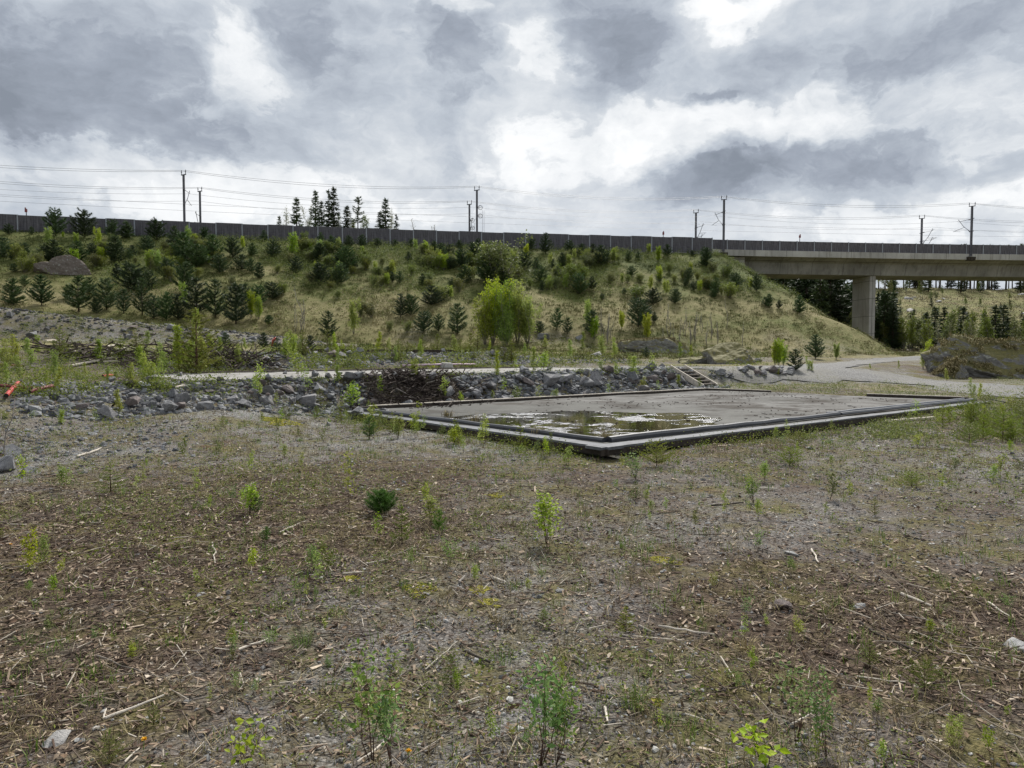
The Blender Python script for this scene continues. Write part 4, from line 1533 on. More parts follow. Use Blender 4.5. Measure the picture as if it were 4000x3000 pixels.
for (px, by, ty) in conv((2000, 700), [(780, 1395, 1120), (820, 1425, 1170), (1360, 1370, 1080), (1490, 1360, 1110), (1580, 1405, 1150), (1400, 1480, 1260), (1720, 1390, 1150), (1855, 1295, 1040), (1990, 1475, 1240),
                                       (1640, 1330, 1150), (1450, 1420, 1200), (1540, 1440, 1220), (1680, 1440, 1230), (1780, 1430, 1220), (860, 1400, 1230), (1300, 1440, 1260)]) + \
        conv((1000, 600), [(380, 1545, 1160), (400, 1545, 1260), (340, 1540, 1280)]):
    p = G(px, by, cap)
    put(random.choice(BARE), p, (by - ty) * p.y / FPX, None, 'sapling', 'bare grey saplings', random.uniform(.8, 1.2), auto=('bare grey', 'sapling', 'slope'))

# more young pines and scrub in the dense upper band
def upper_band(n, protos, hr, w, name, cat, group, colour, kind):
    k = 0
    while k < n:
        px = random.uniform(0, 2860)
        y0 = 925 + 95 * px / 2860
        py = y0 + abs(random.gauss(0, 1)) * 70 + 12
        if px < 650 and random.random() < .55:
            continue
        if float(fbm(np.array([px / 160.]), np.array([py / 60.]), 3, 7)[0]) < .46:
            continue
        p = G(px, py, cap)
        put(random.choice(protos), p, random.uniform(*hr), None, cat, group, random.uniform(*w), auto=(colour, kind, 'slope'))
        k += 1


upper_band(30, PINES, (1.2, 2.7), (.9, 1.3), 'pine_tree', 'pine tree', 'young pines on the railway embankment', 'dark', 'pine')
upper_band(120, OLIVE_BUSH, (.9, 2.0), (1.0, 1.8), 'willow_bush', 'willow bush', 'olive willow scrub on the slope', 'olive', 'willow bush')
upper_band(40, GREEN_BUSH, (1.1, 2.4), (.9, 1.2), 'birch_bush', 'birch bush', 'light green birch bushes on the slope', 'light green', 'birch bush')

# trees beyond the barrier
for (px, ty, pr, w, lab) in [
        (1099, 845, FAR_SPRUCE[0], .9, 'small dark spruce beyond the barrier, leftmost of the clump'), (1130, 815, PALE_BIRCH[0], 1, 'pale budding birch beyond the barrier, at the left of the spruces'),
        (1166, 772, FAR_SPRUCE[0], .9, 'full dark spruce beyond the barrier, first tall one from left'), (1205, 800, PALE_BIRCH[1], .8, 'thin pale birch between the first two tall spruces beyond the barrier'),
        (1240, 745, FAR_SPRUCE[2], .75, 'tall dark spruce beyond the barrier, second tall one from left'), (1263, 785, FAR_SPRUCE[0], .7, 'slim spruce pressed against the right of the second tall spruce'),
        (1291, 742, FAR_SPRUCE[1], .7, 'thin see-through spruce just left of the tallest spruce'), (1311, 733, FAR_SPRUCE[3], .8, 'tallest spruce beyond the barrier'),
        (1325, 845, FAR_BIRCH[0], .8, 'green birch low beside the tallest spruce'), (1362, 805, FAR_SPRUCE[2], 1.05, 'broad lower spruce right of the tallest spruce'),
        (1402, 772, FAR_PINE[1], .75, 'crooked pine with lopsided crown beyond the barrier'), (1432, 842, FAR_BIRCH[1], .9, 'yellowish birch right of the crooked pine'),
        (1390, 862, FAR_BIRCH[2], .8, 'low green birch beneath the crooked pine'), (1490, 826, FAR_SPRUCE[0], 1.0, 'short spruce leaning into the last tall spruce beyond the barrier'),
        (1511, 777, FAR_SPRUCE[3], .95, 'last tall spruce, standing apart to the right of the clump'), (1537, 820, PALE_BIRCH[0], .7, 'pale birch behind the last tall spruce'),
        (1552, 838, FAR_SPRUCE[1], .8, 'small thin spruce at the right end beyond the barrier'), (1215, 865, FAR_BIRCH[0], .8, 'low green birch under the second tall spruce'),
        (1625, 860, BARE[0], 1.6, 'bare birch showing faintly above the barrier, right of the spruces'), (1700, 882, BARE[1], 1.6, 'small bare birch top peeping above the barrier')]:
    y = 158 + random.uniform(-2, 6)
    x = (px - 2000) / FPX * y
    z0 = gz(x, y)
    zt = CAMZ + (1385 - ty) * y / FPX
    put(pr, Vector((x, y, z0)), (zt - z0) * .96, lab, 'tree', 'trees beyond the barrier', w * 1.35)

# forest under and beyond the bridge
FOREST = []
def forest(n, pxr, yr, hr, protos, group, colour, kind, w=(.9, 1.2), bmin=None):
    for _ in range(n):
        for _try in range(30):
            y = random.uniform(*yr)
            px = random.uniform(*pxr)
            x = (px - 2000) / FPX * y
            z = gz(x, y)
            if all(math.hypot(x - a, y - b) > 1.6 for a, b in FOREST):
                break
        FOREST.append((x, y))
        put(random.choice(protos), Vector((x, y, z)), random.uniform(*hr), None, kind.split()[0] + ' tree', group, random.uniform(*w), auto=(colour, kind, 'far'))


forest(46, (2900, 3330), (136, 172), (14, 21), FAR_SPRUCE, 'dense spruces under the bridge', 'dark', 'spruce', (1.1, 1.6))
forest(14, (2950, 3340), (134, 150), (6, 10), FAR_BIRCH, 'birches under the bridge', 'green', 'birch', (1.0, 1.4))
forest(13, (3390, 3490), (140, 165), (9, 13.5), FAR_SPRUCE, 'dense spruces under the bridge', 'dark', 'spruce', (1.1, 1.6))
forest(9, (3420, 3640), (132, 150), (4, 7), FAR_BIRCH, 'birches under the bridge', 'green', 'birch', (1.0, 1.5))
forest(16, (3560, 4150), (140, 160), (6, 11), FAR_SPRUCE, 'spruces below the clearing', 'dark', 'spruce', (1.0, 1.5))
forest(30, (3540, 4180), (134, 158), (4.5, 8.5), FAR_BIRCH, 'birches below the clearing', 'olive green', 'birch', (1.1, 1.7))
forest(5, (3640, 4100), (130, 140), (5, 8), PALE_BIRCH, 'birches below the clearing', 'pale', 'birch', (.7, 1.0))
forest(56, (3330, 4200), (292, 322), (14, 20), FAR_PINE, 'pines on the hill top', 'tall', 'pine', (.8, 1.2))
forest(26, (3330, 4200), (280, 310), (9, 16), FAR_SPRUCE + FAR_BIRCH[:1], 'trees on the hill top', 'dark', 'tree', (.9, 1.3))
forest(34, (3480, 4150), (195, 262), (1.5, 4), FAR_BIRCH + FAR_SPRUCE[:1], 'scrub on the cleared hillside', 'small', 'bush', (1.2, 2.2))
forest(10, (3400, 4150), (262, 290), (4, 8), FAR_BIRCH, 'small trees on the hillside', 'green', 'birch', (1.0, 1.4))

# ------------------------------------------------------------------ rocks
def rock_mesh(name, seed, sub, mat, rough=.05, planes=13, flat=(1, 1, .8), base_cut=-.45, smooth=False):
    import bmesh
    bm = bmesh.new()
    bmesh.ops.create_icosphere(bm, subdivisions=sub, radius=1.0)
    r = np.random.default_rng(seed)
    if planes < 0:
        # broken stone: hull of a few random corners, edges slightly worn
        bm.clear()
        q = unit(r.normal(size=(-planes, 3))) * r.uniform(.8, 1.15, (-planes, 1)) * np.array(flat)
        q[:, 2] = np.maximum(q[:, 2], base_cut)
        vs = [bm.verts.new(c) for c in q]
        res = bmesh.ops.convex_hull(bm, input=vs)
        junk = [v for v in bm.verts if not v.link_faces]
        bmesh.ops.delete(bm, geom=junk, context='VERTS')
        bmesh.ops.bevel(bm, geom=list(bm.edges), offset=.035, segments=1, affect='EDGES', profile=.6)
        bmesh.ops.triangulate(bm, faces=bm.faces[:])
        bmesh.ops.subdivide_edges(bm, edges=bm.edges[:], cuts=1)
        for v in bm.verts:
            v.co += Vector(r.normal(size=3) * .012)
        me = bpy.data.meshes.new(name)
        bm.to_mesh(me)
        bm.free()
        me.materials.append(mat)
        me.polygons.foreach_set('use_smooth', np.zeros(len(me.polygons), bool))
        return me
    nn = unit(r.normal(size=(planes, 3)))
    hh = r.uniform(.5, 1.0, planes)
    co = np.array([v.co[:] for v in bm.verts])
    d = unit(co)
    dots = d @ nn.T
    rad = np.min(np.where(dots > .05, hh / np.maximum(dots, .05), 9), 1)
    rad = np.minimum(rad, 1.25)
    p = d * rad[:, None]
    nz = (fbm(p[:, 0] * 2.3 + seed, p[:, 1] * 2.3 + p[:, 2] * 1.7, 4, seed) - .5) * 2
    nz2 = (fbm(p[:, 0] * 5 + p[:, 2] * 3, p[:, 1] * 5 - p[:, 2] * 4 + seed, 3, seed + 3) - .5) * 2
    p = p * (1 + rough * nz + rough * .5 * nz2)[:, None] * np.array(flat)
    p[:, 2] = np.maximum(p[:, 2], base_cut)
    for v, c in zip(bm.verts, p):
        v.co = c
    me = bpy.data.meshes.new(name)
    bm.to_mesh(me)
    bm.free()
    me.polygons.foreach_set('use_smooth', np.full(len(me.polygons), smooth))
    me.materials.append(mat)
    return me


ROCKS = [rock_mesh('rock', 100 + k, 3, M['rock'] if k % 4 else M['rock_red'], .022, -(10 + k % 6), (1, .8 + .05 * (k % 5), .62 + .06 * (k % 4))) for k in range(12)]
PALE = [rock_mesh('rock', 200 + k, 3, M['rock_pale'], .06, -(13 + k), (1, .8, .55)) for k in range(4)]


def rock(loc, size, label=None, group=None, auto=None, pale=False, sink=.25, flat=1.0, me=None):
    o = link('rock', me or random.choice(PALE if pale else ROCKS))
    o.location = Vector(loc) + Vector((0, 0, size * (.30 - sink) * .6))
    o.rotation_euler = (random.uniform(-.5, .5), random.uniform(-.5, .5), random.uniform(0, 6.28))
    o.scale = (size * .5 * random.uniform(.85, 1.2), size * .5, size * .5 * flat * random.uniform(.8, 1.15))
    tag(o, label, 'rock', group)
    if auto:
        AUTO.append((o, auto, pix(o.location), size, o.location.copy()))
    return o


M['rockgrass'] = island('rock_grass', [(0, (.10, .09, .035)), (.5, (.20, .17, .075)), (1, (.36, .30, .17))])


def boulder(name, px, py, y, w, h, dpt, mat, seed, label, sub=5, rz=0.0):
    x = (px - 2000) / FPX * y
    me = rock_mesh(name, seed, sub, mat, .16, 16, (1, 1, 1), -.25, False)
    o = link(name, me)
    o.location = (x, y, gz(x, y))
    o.scale = (w / 2, dpt / 2, h)
    o.rotation_euler.z = rz
    tag(o, label, 'boulder')
    if 'moss' in name or w > 6:
        # withered grass and moss growing over the top
        vn = np.array([(*v.co, *v.normal) for v in me.vertices])
        up = vn[(vn[:, 5] > .55) & (fbm(vn[:, 0] * 2.2 + seed, vn[:, 1] * 2.2, 3, seed) > .36)]
        if len(up):
            k = rng.integers(0, len(up), int(1300 * w))
            S_ = np.array([w / 2, dpt / 2, h])
            n = len(k)
            P = up[k, :3] * S_ + rng.normal(size=(n, 3)) * .05
            H = unit(np.stack([up[k, 3], up[k, 4] - .3, np.zeros(n)], 1) + rng.normal(size=(n, 3)) * np.array([.5, .5, 0]))
            g = MB().blades(P / S_, H, rng.uniform(.12, .34, n), rng.uniform(.02, .04, n), rng.uniform(1.0, 1.8, n))
            # undo the boulder's own scale so that the blades keep their size
            g.v = [((v.reshape(-1, 5, 3) - (P / S_)[:, None, :]) / S_ + (P / S_)[:, None, :]).reshape(-1, 3) for v in g.v]
            g.build('grass_cover', M['rockgrass'], o)
    return o


boulder('mossy_boulder', 3965, 1450, 36.5, 7.9, 2.0, 5.0, M['boulder_moss'], 311, 'big rounded mossy boulder beside the gravel road', 6)
boulder('mossy_boulder', 3715, 1450, 35.0, 2.0, .9, 2.2, M['boulder_moss'], 318, 'low mossy rock at the left foot of the big boulder', 5)
boulder('weathered_boulder', 272, 1100, 79.0, 5.6, 2.2, 4.5, M['boulder_far'], 305, 'rounded brown boulder among pines halfway up the embankment', 5)
pb = G(2850, 1422)
boulder('rock_outcrop', 2850, 1420, pb.y, 3.6, 1.5, 3.0, M['boulder_moss'], 322, 'grey rock outcrop with moss behind the road, right of bare saplings', 5)
boulder('rock_outcrop', 2725, 1425, pb.y + 1, 2.4, .5, 2.0, M['boulder_moss'], 327, 'low mossy mound just left of the grey rock outcrop', 5)
pb = G(2530, 1375)
boulder('rock_outcrop', 2540, 1375, pb.y, 8.5, 1.7, 4.0, M['boulder_moss'], 331, 'wide low mossy mound where the bare saplings grow', 5)

# the broken stone at the left end of the upper pad
def bank_rocks(n, t0, t1, smin, smax, group, colour_red=False, s0=-2.0, s1=-.2, stack=.0, where=''):
    spots = []
    for _ in range(n):
        for _try in range(40):
            t, s = random.uniform(t0, t1), random.uniform(s0, s1)
            size = smin + (smax - smin) * random.random() ** 2.2
            x, y = tsw(t, s)
            if all((x - a) ** 2 + (y - b) ** 2 > ((size + c) * .33) ** 2 for a, b, c in spots):
                break
        spots.append((x, y, size))
        z = gz(x, y) + random.random() * stack
        rock((x, y, z), size, None, group, ('grey', where + ' stone', 'rock'), sink=.12, me=random.choice([m for i, m in enumerate(ROCKS) if (i % 4 == 0) == (random.random() < .4)]) if colour_red else None)


g1 = 'broken stone heap at the left end of the upper pad'
bank_rocks(72, -4.0, 2.6, .16, .46, g1, False, -2.6, -.25, .2, 'heap')
for (px, py, w) in [(1195, 1585, 122), (990, 1550, 70), (950, 1595, 72), (1045, 1580, 82), (1120, 1540, 70), (1180, 1530, 62), (905, 1568, 56), (1245, 1530, 60), (820, 1545, 48), (680, 1545, 56), (1075, 1550, 64), (1240, 1560, 50)]:
    p = G(px, py)
    rock(p, w * p.y / FPX * .95, None, g1, ('large', 'grey block', 'rock'), sink=.05)
g2 = 'rocks of the bank behind the near pad'
bank_rocks(58, 6.4, 17.4, .22, .6, g2, True, -1.95, -.2, .12, 'bank')
for (px, py, w) in [(2150, 1500, 95), (2210, 1500, 85), (2320, 1490, 70), (2290, 1510, 60), (2465, 1495, 70), (2060, 1505, 70), (1905, 1525, 80), (1850, 1545, 70), (1750, 1545, 60), (2550, 1490, 60), (2620, 1490, 60)]:
    p = G(px, py)
    rock(p, w * p.y / FPX, None, g2, ('large', 'bank rock', 'rock'), sink=.05)
bank_rocks(18, 2.2, 6.4, .25, .6, g2, False, -1.9, -.3, .1, 'brushwood')
g3 = 'row of broken stone behind the upper pad'
bank_rocks(42, 2.5, 17.5, .22, .6, g3, False, 8.2, 10.8, .2, 'row')
g4 = 'stone heap right of the steps'
for _ in range(22):
    px, py = random.uniform(2790, 3110), random.uniform(1447, 1478)
    p = G(px, py)
    rock(p + Vector((0, 0, random.uniform(0, .15))), random.uniform(.25, .55), None, g4, ('grey', 'small-heap stone', 'rock'), sink=.1, pale=random.random() < .25)
g5 = 'stones of the berm at the left'
for _ in range(18):
    px = random.uniform(-30, 1000)
    py = 1335 - 110 * (1 - px / 1000) * random.random() - random.uniform(-10, 25)
    p = G(px, py)
    rock(p, random.uniform(.35, .95), None, g5, ('grey', 'berm stone', 'rock'), sink=.2)
for (px, py, w, lab) in [(3045, 2372, 92, 'rounded grey rock lying in wood litter, front right'), (3360, 2376, 62, 'small pale rock half buried in litter right of the rounded rock'),
                         (3975, 2535, 130, 'flat pale rock at the right edge of the foreground'), (215, 2905, 125, 'flat pale grey rock in the front left corner'),
                         (400, 2852, 38, 'small grey rock by the end of the long white stick'), (312, 2897, 50, 'small flat rock beside the front left pale rock'), (2190, 2312, 40, 'rounded pale pebble in the middle foreground'),
                         (1417, 2390, 36, 'small grey stone left of the middle foreground'), (1668, 2322, 36, 'small white stone next to yellow moss'), (2040, 2368, 34, 'small bluish stone in the middle of the gravel'),
                         (10, 1835, 200, 'large half buried grey rock at the left edge'), (105, 1850, 95, 'grey rock touching the large rock at the left edge'), (35, 1775, 110, 'dark grey rock behind the large rock at the left edge'),
                         (1283, 1662, 40, 'rounded stone in front of the brushwood heap'), (3085, 2172, 75, 'flat pale stone lying flush in the litter, right of middle'), (1830, 1800, 30, 'small pale stone in front of the near pad'),
                         (2005, 1800, 30, 'white stone between seedlings in front of the near pad'), (3160, 1755, 34, 'grey stone on bare gravel below the right side of the near pad'),
                         (1930, 1390, 44, 'dark flat stone beneath the birch thicket'), (2120, 1325, 60, 'dark jagged stone right of the birch thicket'), (2270, 1330, 55, 'grey stone at the embankment foot right of the birch thicket'),
                         (2330, 1392, 60, 'pale stone on the grass beyond the road end'), (2960, 1415, 50, 'pale stone at the right foot of the grey outcrop'),
                         (600, 1550, 40, 'pale stone on the gravel left of the broken stone heap'), (345, 1600, 26, 'small stone on the left gravel')]:
    p = G(px, py)
    rock(p, w * p.y / FPX, lab, None, None, pale='pale' in lab or 'white' in lab, sink=.2, flat=.75)
g6 = 'pale rocks on the hillside beyond the bridge'
for _ in range(20):
    px = random.gauss(3570, 70) if random.random() < .7 else random.uniform(3480, 4050)
    y = random.uniform(185, 285)
    x = (px - 2000) / FPX * y
    rock((x, y, gz(x, y)), random.uniform(1.2, 4.0), None, g6, ('pale', 'rock on the hillside', 'far'), pale=True, sink=.25, flat=.7)

# ------------------------------------------------------------------ pipes, planks, sticks
def ground_line(x1, y1, x2, y2, lift):
    a, b = G(x1, y1), G(x2, y2)
    return a + Vector((0, 0, lift)), b + Vector((0, 0, lift))


for (x1, y1, x2, y2, w, mat, lab) in [
        (25, 1566, 72, 1514, 17, 'red', 'bright red plastic pipe pointing at the camera, far left'), (-60, 1519, 127, 1533, 12, 'dullred', 'long dull red pipe lying behind the bright red one'),
        (116, 1550, 212, 1525, 15, 'dullred', 'faded red pipe with open black end, right of the bright red one'), (402, 1483, 440, 1478, 11, 'red', 'short red pipe among saplings left of the upper pad'),
        (-40, 1433, 92, 1441, 8, 'dullred', 'faded brownish pipe beyond the other pipes at the left edge')]:
    r = w / 2 * G(x1, y1).y / FPX
    a, b = ground_line(x1, y1, x2, y2, r + .05)
    o = thing('plastic_pipe', a, lab, 'pipe')
    d = b - a
    mid = d * .5 + Vector((0, 0, .01))
    MB().tube([(0, 0, 0), mid, d], r, 12, False).build('pipe_wall', M[mat], o, True)
    MB().tube([(0, 0, 0), d * .05], r * .86, 12, True).build('pipe_bore', M['black'], o)
    MB().tube([d * .95, d], r * .86, 12, True).build('pipe_bore', M['black'], o)
a, b = Vector((*tsw(9.0, 5.2), UPPER_Z + .05)), Vector((*tsw(14.2, 5.3), UPPER_Z + .05))
a, b = Vector((*tsw(9.3, 7.55), 0)), Vector((*tsw(13.2, 7.55), 0))
a.z, b.z = UPPER_Z + .16, UPPER_Z + .17
tag(MB().tube([a, (a + b) / 2 + Vector((0, 0, .02)), b], .042, 8).build('plastic_pipe', M['pink'], smooth=True), 'long pale pink pipe lying on the back edge of the upper pad', 'pipe')
p = G(1064, 1352)
tag(MB().tube([p, p + Vector((.05, 0, .35)), p + Vector((.25, 0, .5))], .09, 8).build('plastic_pipe', M['red'], smooth=True), 'bent salmon red pipe end sticking up behind the upper pad', 'pipe')
p = G(535, 1512)
mb = MB()
mb.tube([p + Vector((-.22, 0, .05)), p + Vector((0, .02, .06))], [.05, .07], 7)
tag(mb.build('scrap_pipe', M['black']), 'short black scrap beside a white bag on the left gravel', 'scrap')
me = rock_mesh('plastic_bag', 401, 3, M['white'], .25, 16, (1, .7, .5))
o = link('plastic_bag', me)
o.location = p + Vector((.12, .02, .05))
o.scale = (.16, .14, .12)
tag(o, 'crumpled white plastic bag on the left gravel', 'bag')

g = 'old planks in the pile at the left'
PL = [(271, 1438, 454, 1401, 9, 'longest pale plank in front of the pile at the left'), (332, 1374, 529, 1353, 7, 'pale plank along the top of the pile at the left'),
      (479, 1351, 673, 1353, 6, 'plank jutting right from the top of the pile'), (285, 1398, 475, 1360, 8, 'grey plank slanting through the middle of the pile'),
      (208, 1415, 343, 1400, 6, 'thin grey plank jutting left out of the pile'), (345, 1412, 500, 1372, 7, 'plank slanting up at the front of the pile'),
      (390, 1405, 527, 1354, 9, 'weathered board slanting steeply up the pile'), (300, 1386, 440, 1376, 6, 'grey plank lying level in the pile'),
      (407, 1437, 459, 1435, 6, 'short plank piece in front of the pile'), (176, 1350, 218, 1347, 8, 'short white board beyond the pile at the left'),
      (178, 1360, 212, 1358, 6, 'second short white board beyond the pile'), (400, 1378, 560, 1366, 6, 'dark plank low in the pile'),
      (360, 1395, 550, 1384, 6, 'plank at the bottom right of the pile'), (800, 1347, 930, 1352, 5, 'thin plank lying behind the brush left of the back stone row'),
      (690, 1558, 720, 1552, 8, 'short yellow board by the broken stone heap')]
for i, (x1, y1, x2, y2, w, lab) in enumerate(PL):
    a, b = ground_line(x1, y1, x2, y2, .06 + .05 * (i % 5))
    th_ = w * a.y / FPX
    tag(MB().beam(a, b, th_ * 1.6, th_ * .6).build('plank', M[('timber_pale', 'timber', 'timber_pale')[i % 3]]), lab, 'plank', g)
p = G(2415, 1792)
tag(MB().box(p + Vector((0, 0, .03)), (.42, .17, .03), Euler((.1, .25, .25))).build('plank', M['timber_pale']), 'pale broken board on the ground under the near corner of the pad', 'plank')
a, b = G(3450, 1655), G(3650, 1640)
tag(MB().beam(a + Vector((0, 0, .05)), b + Vector((0, 0, .05)), .08, .05).build('plank', M['timber_pale']), 'pale lath lying on the ground beside the right side of the near pad', 'plank')
a, b = Vector((*LOW_R, .25)) + Vector((.15, -.1, 0)), Vector((*LOW_R, .0)) + Vector((1.05, -.55, .03))
tag(MB().beam(a, b, .22, .03).build('metal_sheet', M['felt']), 'bent dark sheet hanging off the right corner of the near pad', 'sheet')
p = G(1745, 1438)
tag(MB().box(p + Vector((0, 0, .12)), (.55, .3, .22), Euler((.1, .05, .4)), .8).build('concrete_block', M['conc_light']), 'pale broken block lying at the back of the upper pad', 'block')

def crooked(a, b, r, n=6, wob=.03):
    L = (b - a).length
    pts = []
    for k in range(n):
        f = k / (n - 1)
        w = math.sin(f * math.pi) * wob * L
        pts.append(a + (b - a) * f + Vector((random.uniform(-w, w), random.uniform(-w, w), abs(random.uniform(0, w * .4)))))
    return pts, [r * (1 - .35 * k / (n - 1)) * random.uniform(.9, 1.1) for k in range(n)]


STICKS = [(411, 2822, 642, 2733, 17, 'p', 'thick bleached white stick in the front left'), (933, 2553, 1047, 2509, 11, 'p', 'short bleached stick right of the front left sticks'),
          (753, 2749, 905, 2714, 9, 't', 'grey curved stick right of the thick white stick'), (1057, 2737, 1322, 2578, 6, 't', 'long thin branch slanting across the left foreground'),
          (380, 2575, 690, 2680, 7, 't', 'long curved twig above the thick white stick'), (405, 2822, 415, 2784, 9, 'p', 'white stub leaning on the end of the thick white stick'),
          (1234, 2825, 1297, 2771, 6, 'p', 'thin pale stick in the lower left middle'), (487, 2996, 544, 2939, 9, 'p', 'pale stick at the very bottom left of middle'),
          (0, 2850, 145, 2806, 7, 't', 'grey stick at the left edge near the bottom'), (13, 2939, 310, 2863, 7, 't', 'long grey stick in the bottom left corner'),
          (1395, 2996, 1531, 2888, 11, 'p', 'pale stick running off the bottom beside the willow shoots'), (2237, 2578, 2294, 2610, 18, 'g', 'short grey log piece in the middle foreground'),
          (2496, 2458, 2556, 2490, 18, 'g', 'short grey log piece further right in the foreground'), (2180, 2797, 2477, 2832, 8, 't', 'long grey branch below the short log'),
          (1806, 2553, 1914, 2604, 24, 'b', 'split brown chunk of rotten wood in the middle'), (1661, 2629, 1787, 2518, 6, 'p', 'thin pale stick left of the rotten chunk'),
          (1560, 2655, 1648, 2585, 5, 't', 'thin stick left of the drooping spruce seedling'), (2363, 2781, 2373, 2838, 17, 'p', 'small white lath standing on end to the lens, low middle'),
          (1832, 2955, 2003, 2879, 6, 't', 'thin branch between the two willow clumps at the bottom'), (1895, 2806, 1980, 2768, 7, 'b', 'short brown stick between the willow clumps'),
          (2572, 2458, 2790, 2490, 9, 'p', 'long bleached stick lying level right of the second log'), (1794, 2288, 1816, 2263, 14, 'g', 'stubby grey log with dark end near yellow moss'),
          (1927, 2269, 1977, 2288, 10, 'p', 'small pale log right of the stubby grey log'), (2961, 2578, 3125, 2629, 8, 'b', 'dark stick in the right foreground left of the spruce seedling'),
          (3518, 2332, 3638, 2382, 14, 'p', 'thick pale branch at the right of the litter'), (3359, 2446, 3587, 2566, 12, 'b', 'long dark rotten branch in the right foreground'),
          (3347, 2654, 3537, 2680, 7, 'p', 'level pale stick in the right foreground'), (3094, 2844, 3189, 2794, 9, 'p', 'pale stick under the right willow shoots'),
          (3644, 2683, 3771, 2673, 6, 'b', 'brown stick under the feathery bush at right'), (3859, 2363, 3942, 2417, 8, 'p', 'pale stick near the right edge'),
          (2815, 2578, 2869, 2664, 6, 'p', 'crooked pale twig right of the middle'), (2676, 2806, 2771, 2832, 7, 'p', 'pale stick right of the low middle lath'),
          (3600, 2819, 3714, 2762, 9, 't', 'grey stick in the lower right'), (2780, 1984, 2904, 1972, 9, 'b', 'dark branch lying level in the middle distance'),
          (2967, 1914, 3037, 1918, 10, 'p', 'pale bone-like stick right of the dark branch'), (3170, 2155, 3198, 2206, 8, 'p', 'white forked stick beside the flat pale stone'),
          (2960, 2150, 3070, 2178, 5, 't', 'thin dark twig left of the flat pale stone'), (3290, 2150, 3400, 2185, 5, 't', 'thin twig right of the flat pale stone'),
          (1500, 2190, 1640, 2140, 6, 't', 'thin grey stick in the left middle ground'), (1430, 2210, 1520, 2195, 6, 'p', 'pale stick by the rusty patch left of middle'),
          (1340, 2250, 1420, 2245, 8, 'p', 'bleached stick on the rusty ground left of middle'), (1090, 2090, 1200, 2040, 7, 'p', 'pale branch near the dark tuft in the left middle'),
          (830, 2130, 840, 2210, 7, 'p', 'pale stick pointing at the camera, left middle ground'), (300, 1790, 395, 1758, 9, 'p', 'pale stick at the edge of the left rubble')]
TM = {'p': 'timber_pale', 't': 'timber', 'b': 'timber_dark', 'g': 'greybark'}
for (x1, y1, x2, y2, w, m_, lab) in STICKS:
    a, b = G(x1, y1), G(x2, y2)
    r = min(w, 13) / 2 * a.y / FPX * .95
    a, b = a + Vector((0, 0, r * .8)), b + Vector((0, 0, r * .9))
    pts, rr_ = crooked(a, b, r, 7, .0 if w > 15 else .025)
    for q in pts:
        q.z = max(q.z, gz(q.x, q.y) + r * .8 + .012)
    tag(MB().tube(pts, rr_, 7).build('stick', M[TM[m_]]), lab, 'stick', 'sticks on the ground')
#NEXT

# ------------------------------------------------------------------ saplings and seedlings of the yard
gy = 'saplings of the yard'
def sapling(protos, px, by, ty, colour, kind, zone='yard', wide=1.0, cat='sapling', label=None):
    p = G(px, by)
    h = max(.08, (by - ty) * p.y / FPX)
    return put(random.choice(protos) if isinstance(protos, list) else protos, p, h, label, cat, None if label else gy, wide, auto=None if label else (colour, kind, zone))


# named ones
sapling(SEED[2:3], 2135, 2135, 1925, '', '', wide=1.3, label='bright green birch seedling alone on the litter, left of centre')
sapling(SEED[3:4], 1365, 2000, 1768, '', '', wide=.7, label='tall thin birch seedling in front of the brushwood, left of the green pine tuft')
sapling(FEATHER, 1490, 2010, 1925, '', '', wide=1.2, cat='seedling', label='bushy bright green pine tuft on the left litter')
sapling(WILLOW[:1], 1455, 2985, 2535, '', '', wide=1.0, label='tall willow shoots at the bottom, left of the middle')
sapling(WILLOW[3:4], 1530, 2990, 2650, '', '', wide=.9, label='shorter willow shoots right beside the tall bottom shoots')
sapling(WILLOW[1:2], 2110, 2995, 2535, '', '', wide=.9, label='dense willow clump at the bottom middle')
sapling(WILLOW[2:3], 2170, 2985, 2600, '', '', wide=.8, label='willow shoots leaning out right of the dense bottom clump')
sapling(BIGLEAF[:1], 955, 3010, 2835, '', '', wide=1.1, label='large leaved birch shoot at the bottom edge, left')
sapling(BIGLEAF[1:2], 2995, 2995, 2800, '', '', wide=1.3, label='large leaved shoots at the bottom edge, right of the middle')
sapling(WILLOW[:1], 3110, 2900, 2560, '', '', wide=.9, label='tall willow shoots in the right foreground')
sapling(WILLOW[2:3], 3230, 2960, 2650, '', '', wide=.9, label='leaning willow shoots right of the tall right foreground shoots')
sapling(SPRUCELING[2:3], 3395, 2605, 2495, '', '', wide=1.2, cat='seedling', label='tiny yellow spruce seedling in the right foreground')
sapling(SPRUCELING[0:1], 1762, 2690, 2550, '', '', wide=1.1, cat='seedling', label='drooping spruce seedling left of the rotten wood chunk')
sapling(SPRUCELING[2:3], 600, 2835, 2745, '', '', wide=1.2, cat='seedling', label='tiny spruce seedling right of the thick white stick')
sapling(LOWSPRUCE[0:1], 430, 2985, 2880, '', '', wide=1.0, cat='seedling', label='low spreading spruce at the bottom left')
sapling(LOWSPRUCE[1:2], 3610, 2700, 2580, '', '', wide=1.0, cat='seedling', label='feathery olive spruce bush in the right foreground')
sapling(LOWSPRUCE[2:3], 2565, 1822, 1722, '', '', wide=1.15, cat='seedling', label='dense yellow green spruce bush against the near corner of the pad')
sapling(LOWSPRUCE[0:1], 3085, 1818, 1745, '', '', wide=1.3, cat='seedling', label='spreading spruce bush right of the near pad corner')
sapling(LOWSPRUCE[1:2], 3560, 1905, 1842, '', '', wide=1.2, cat='seedling', label='dark low spruce bush on the right gravel')
sapling(LOWSPRUCE[1:2], 3120, 1745, 1688, '', '', wide=1.4, cat='seedling', label='low spruce against the right side of the near pad')
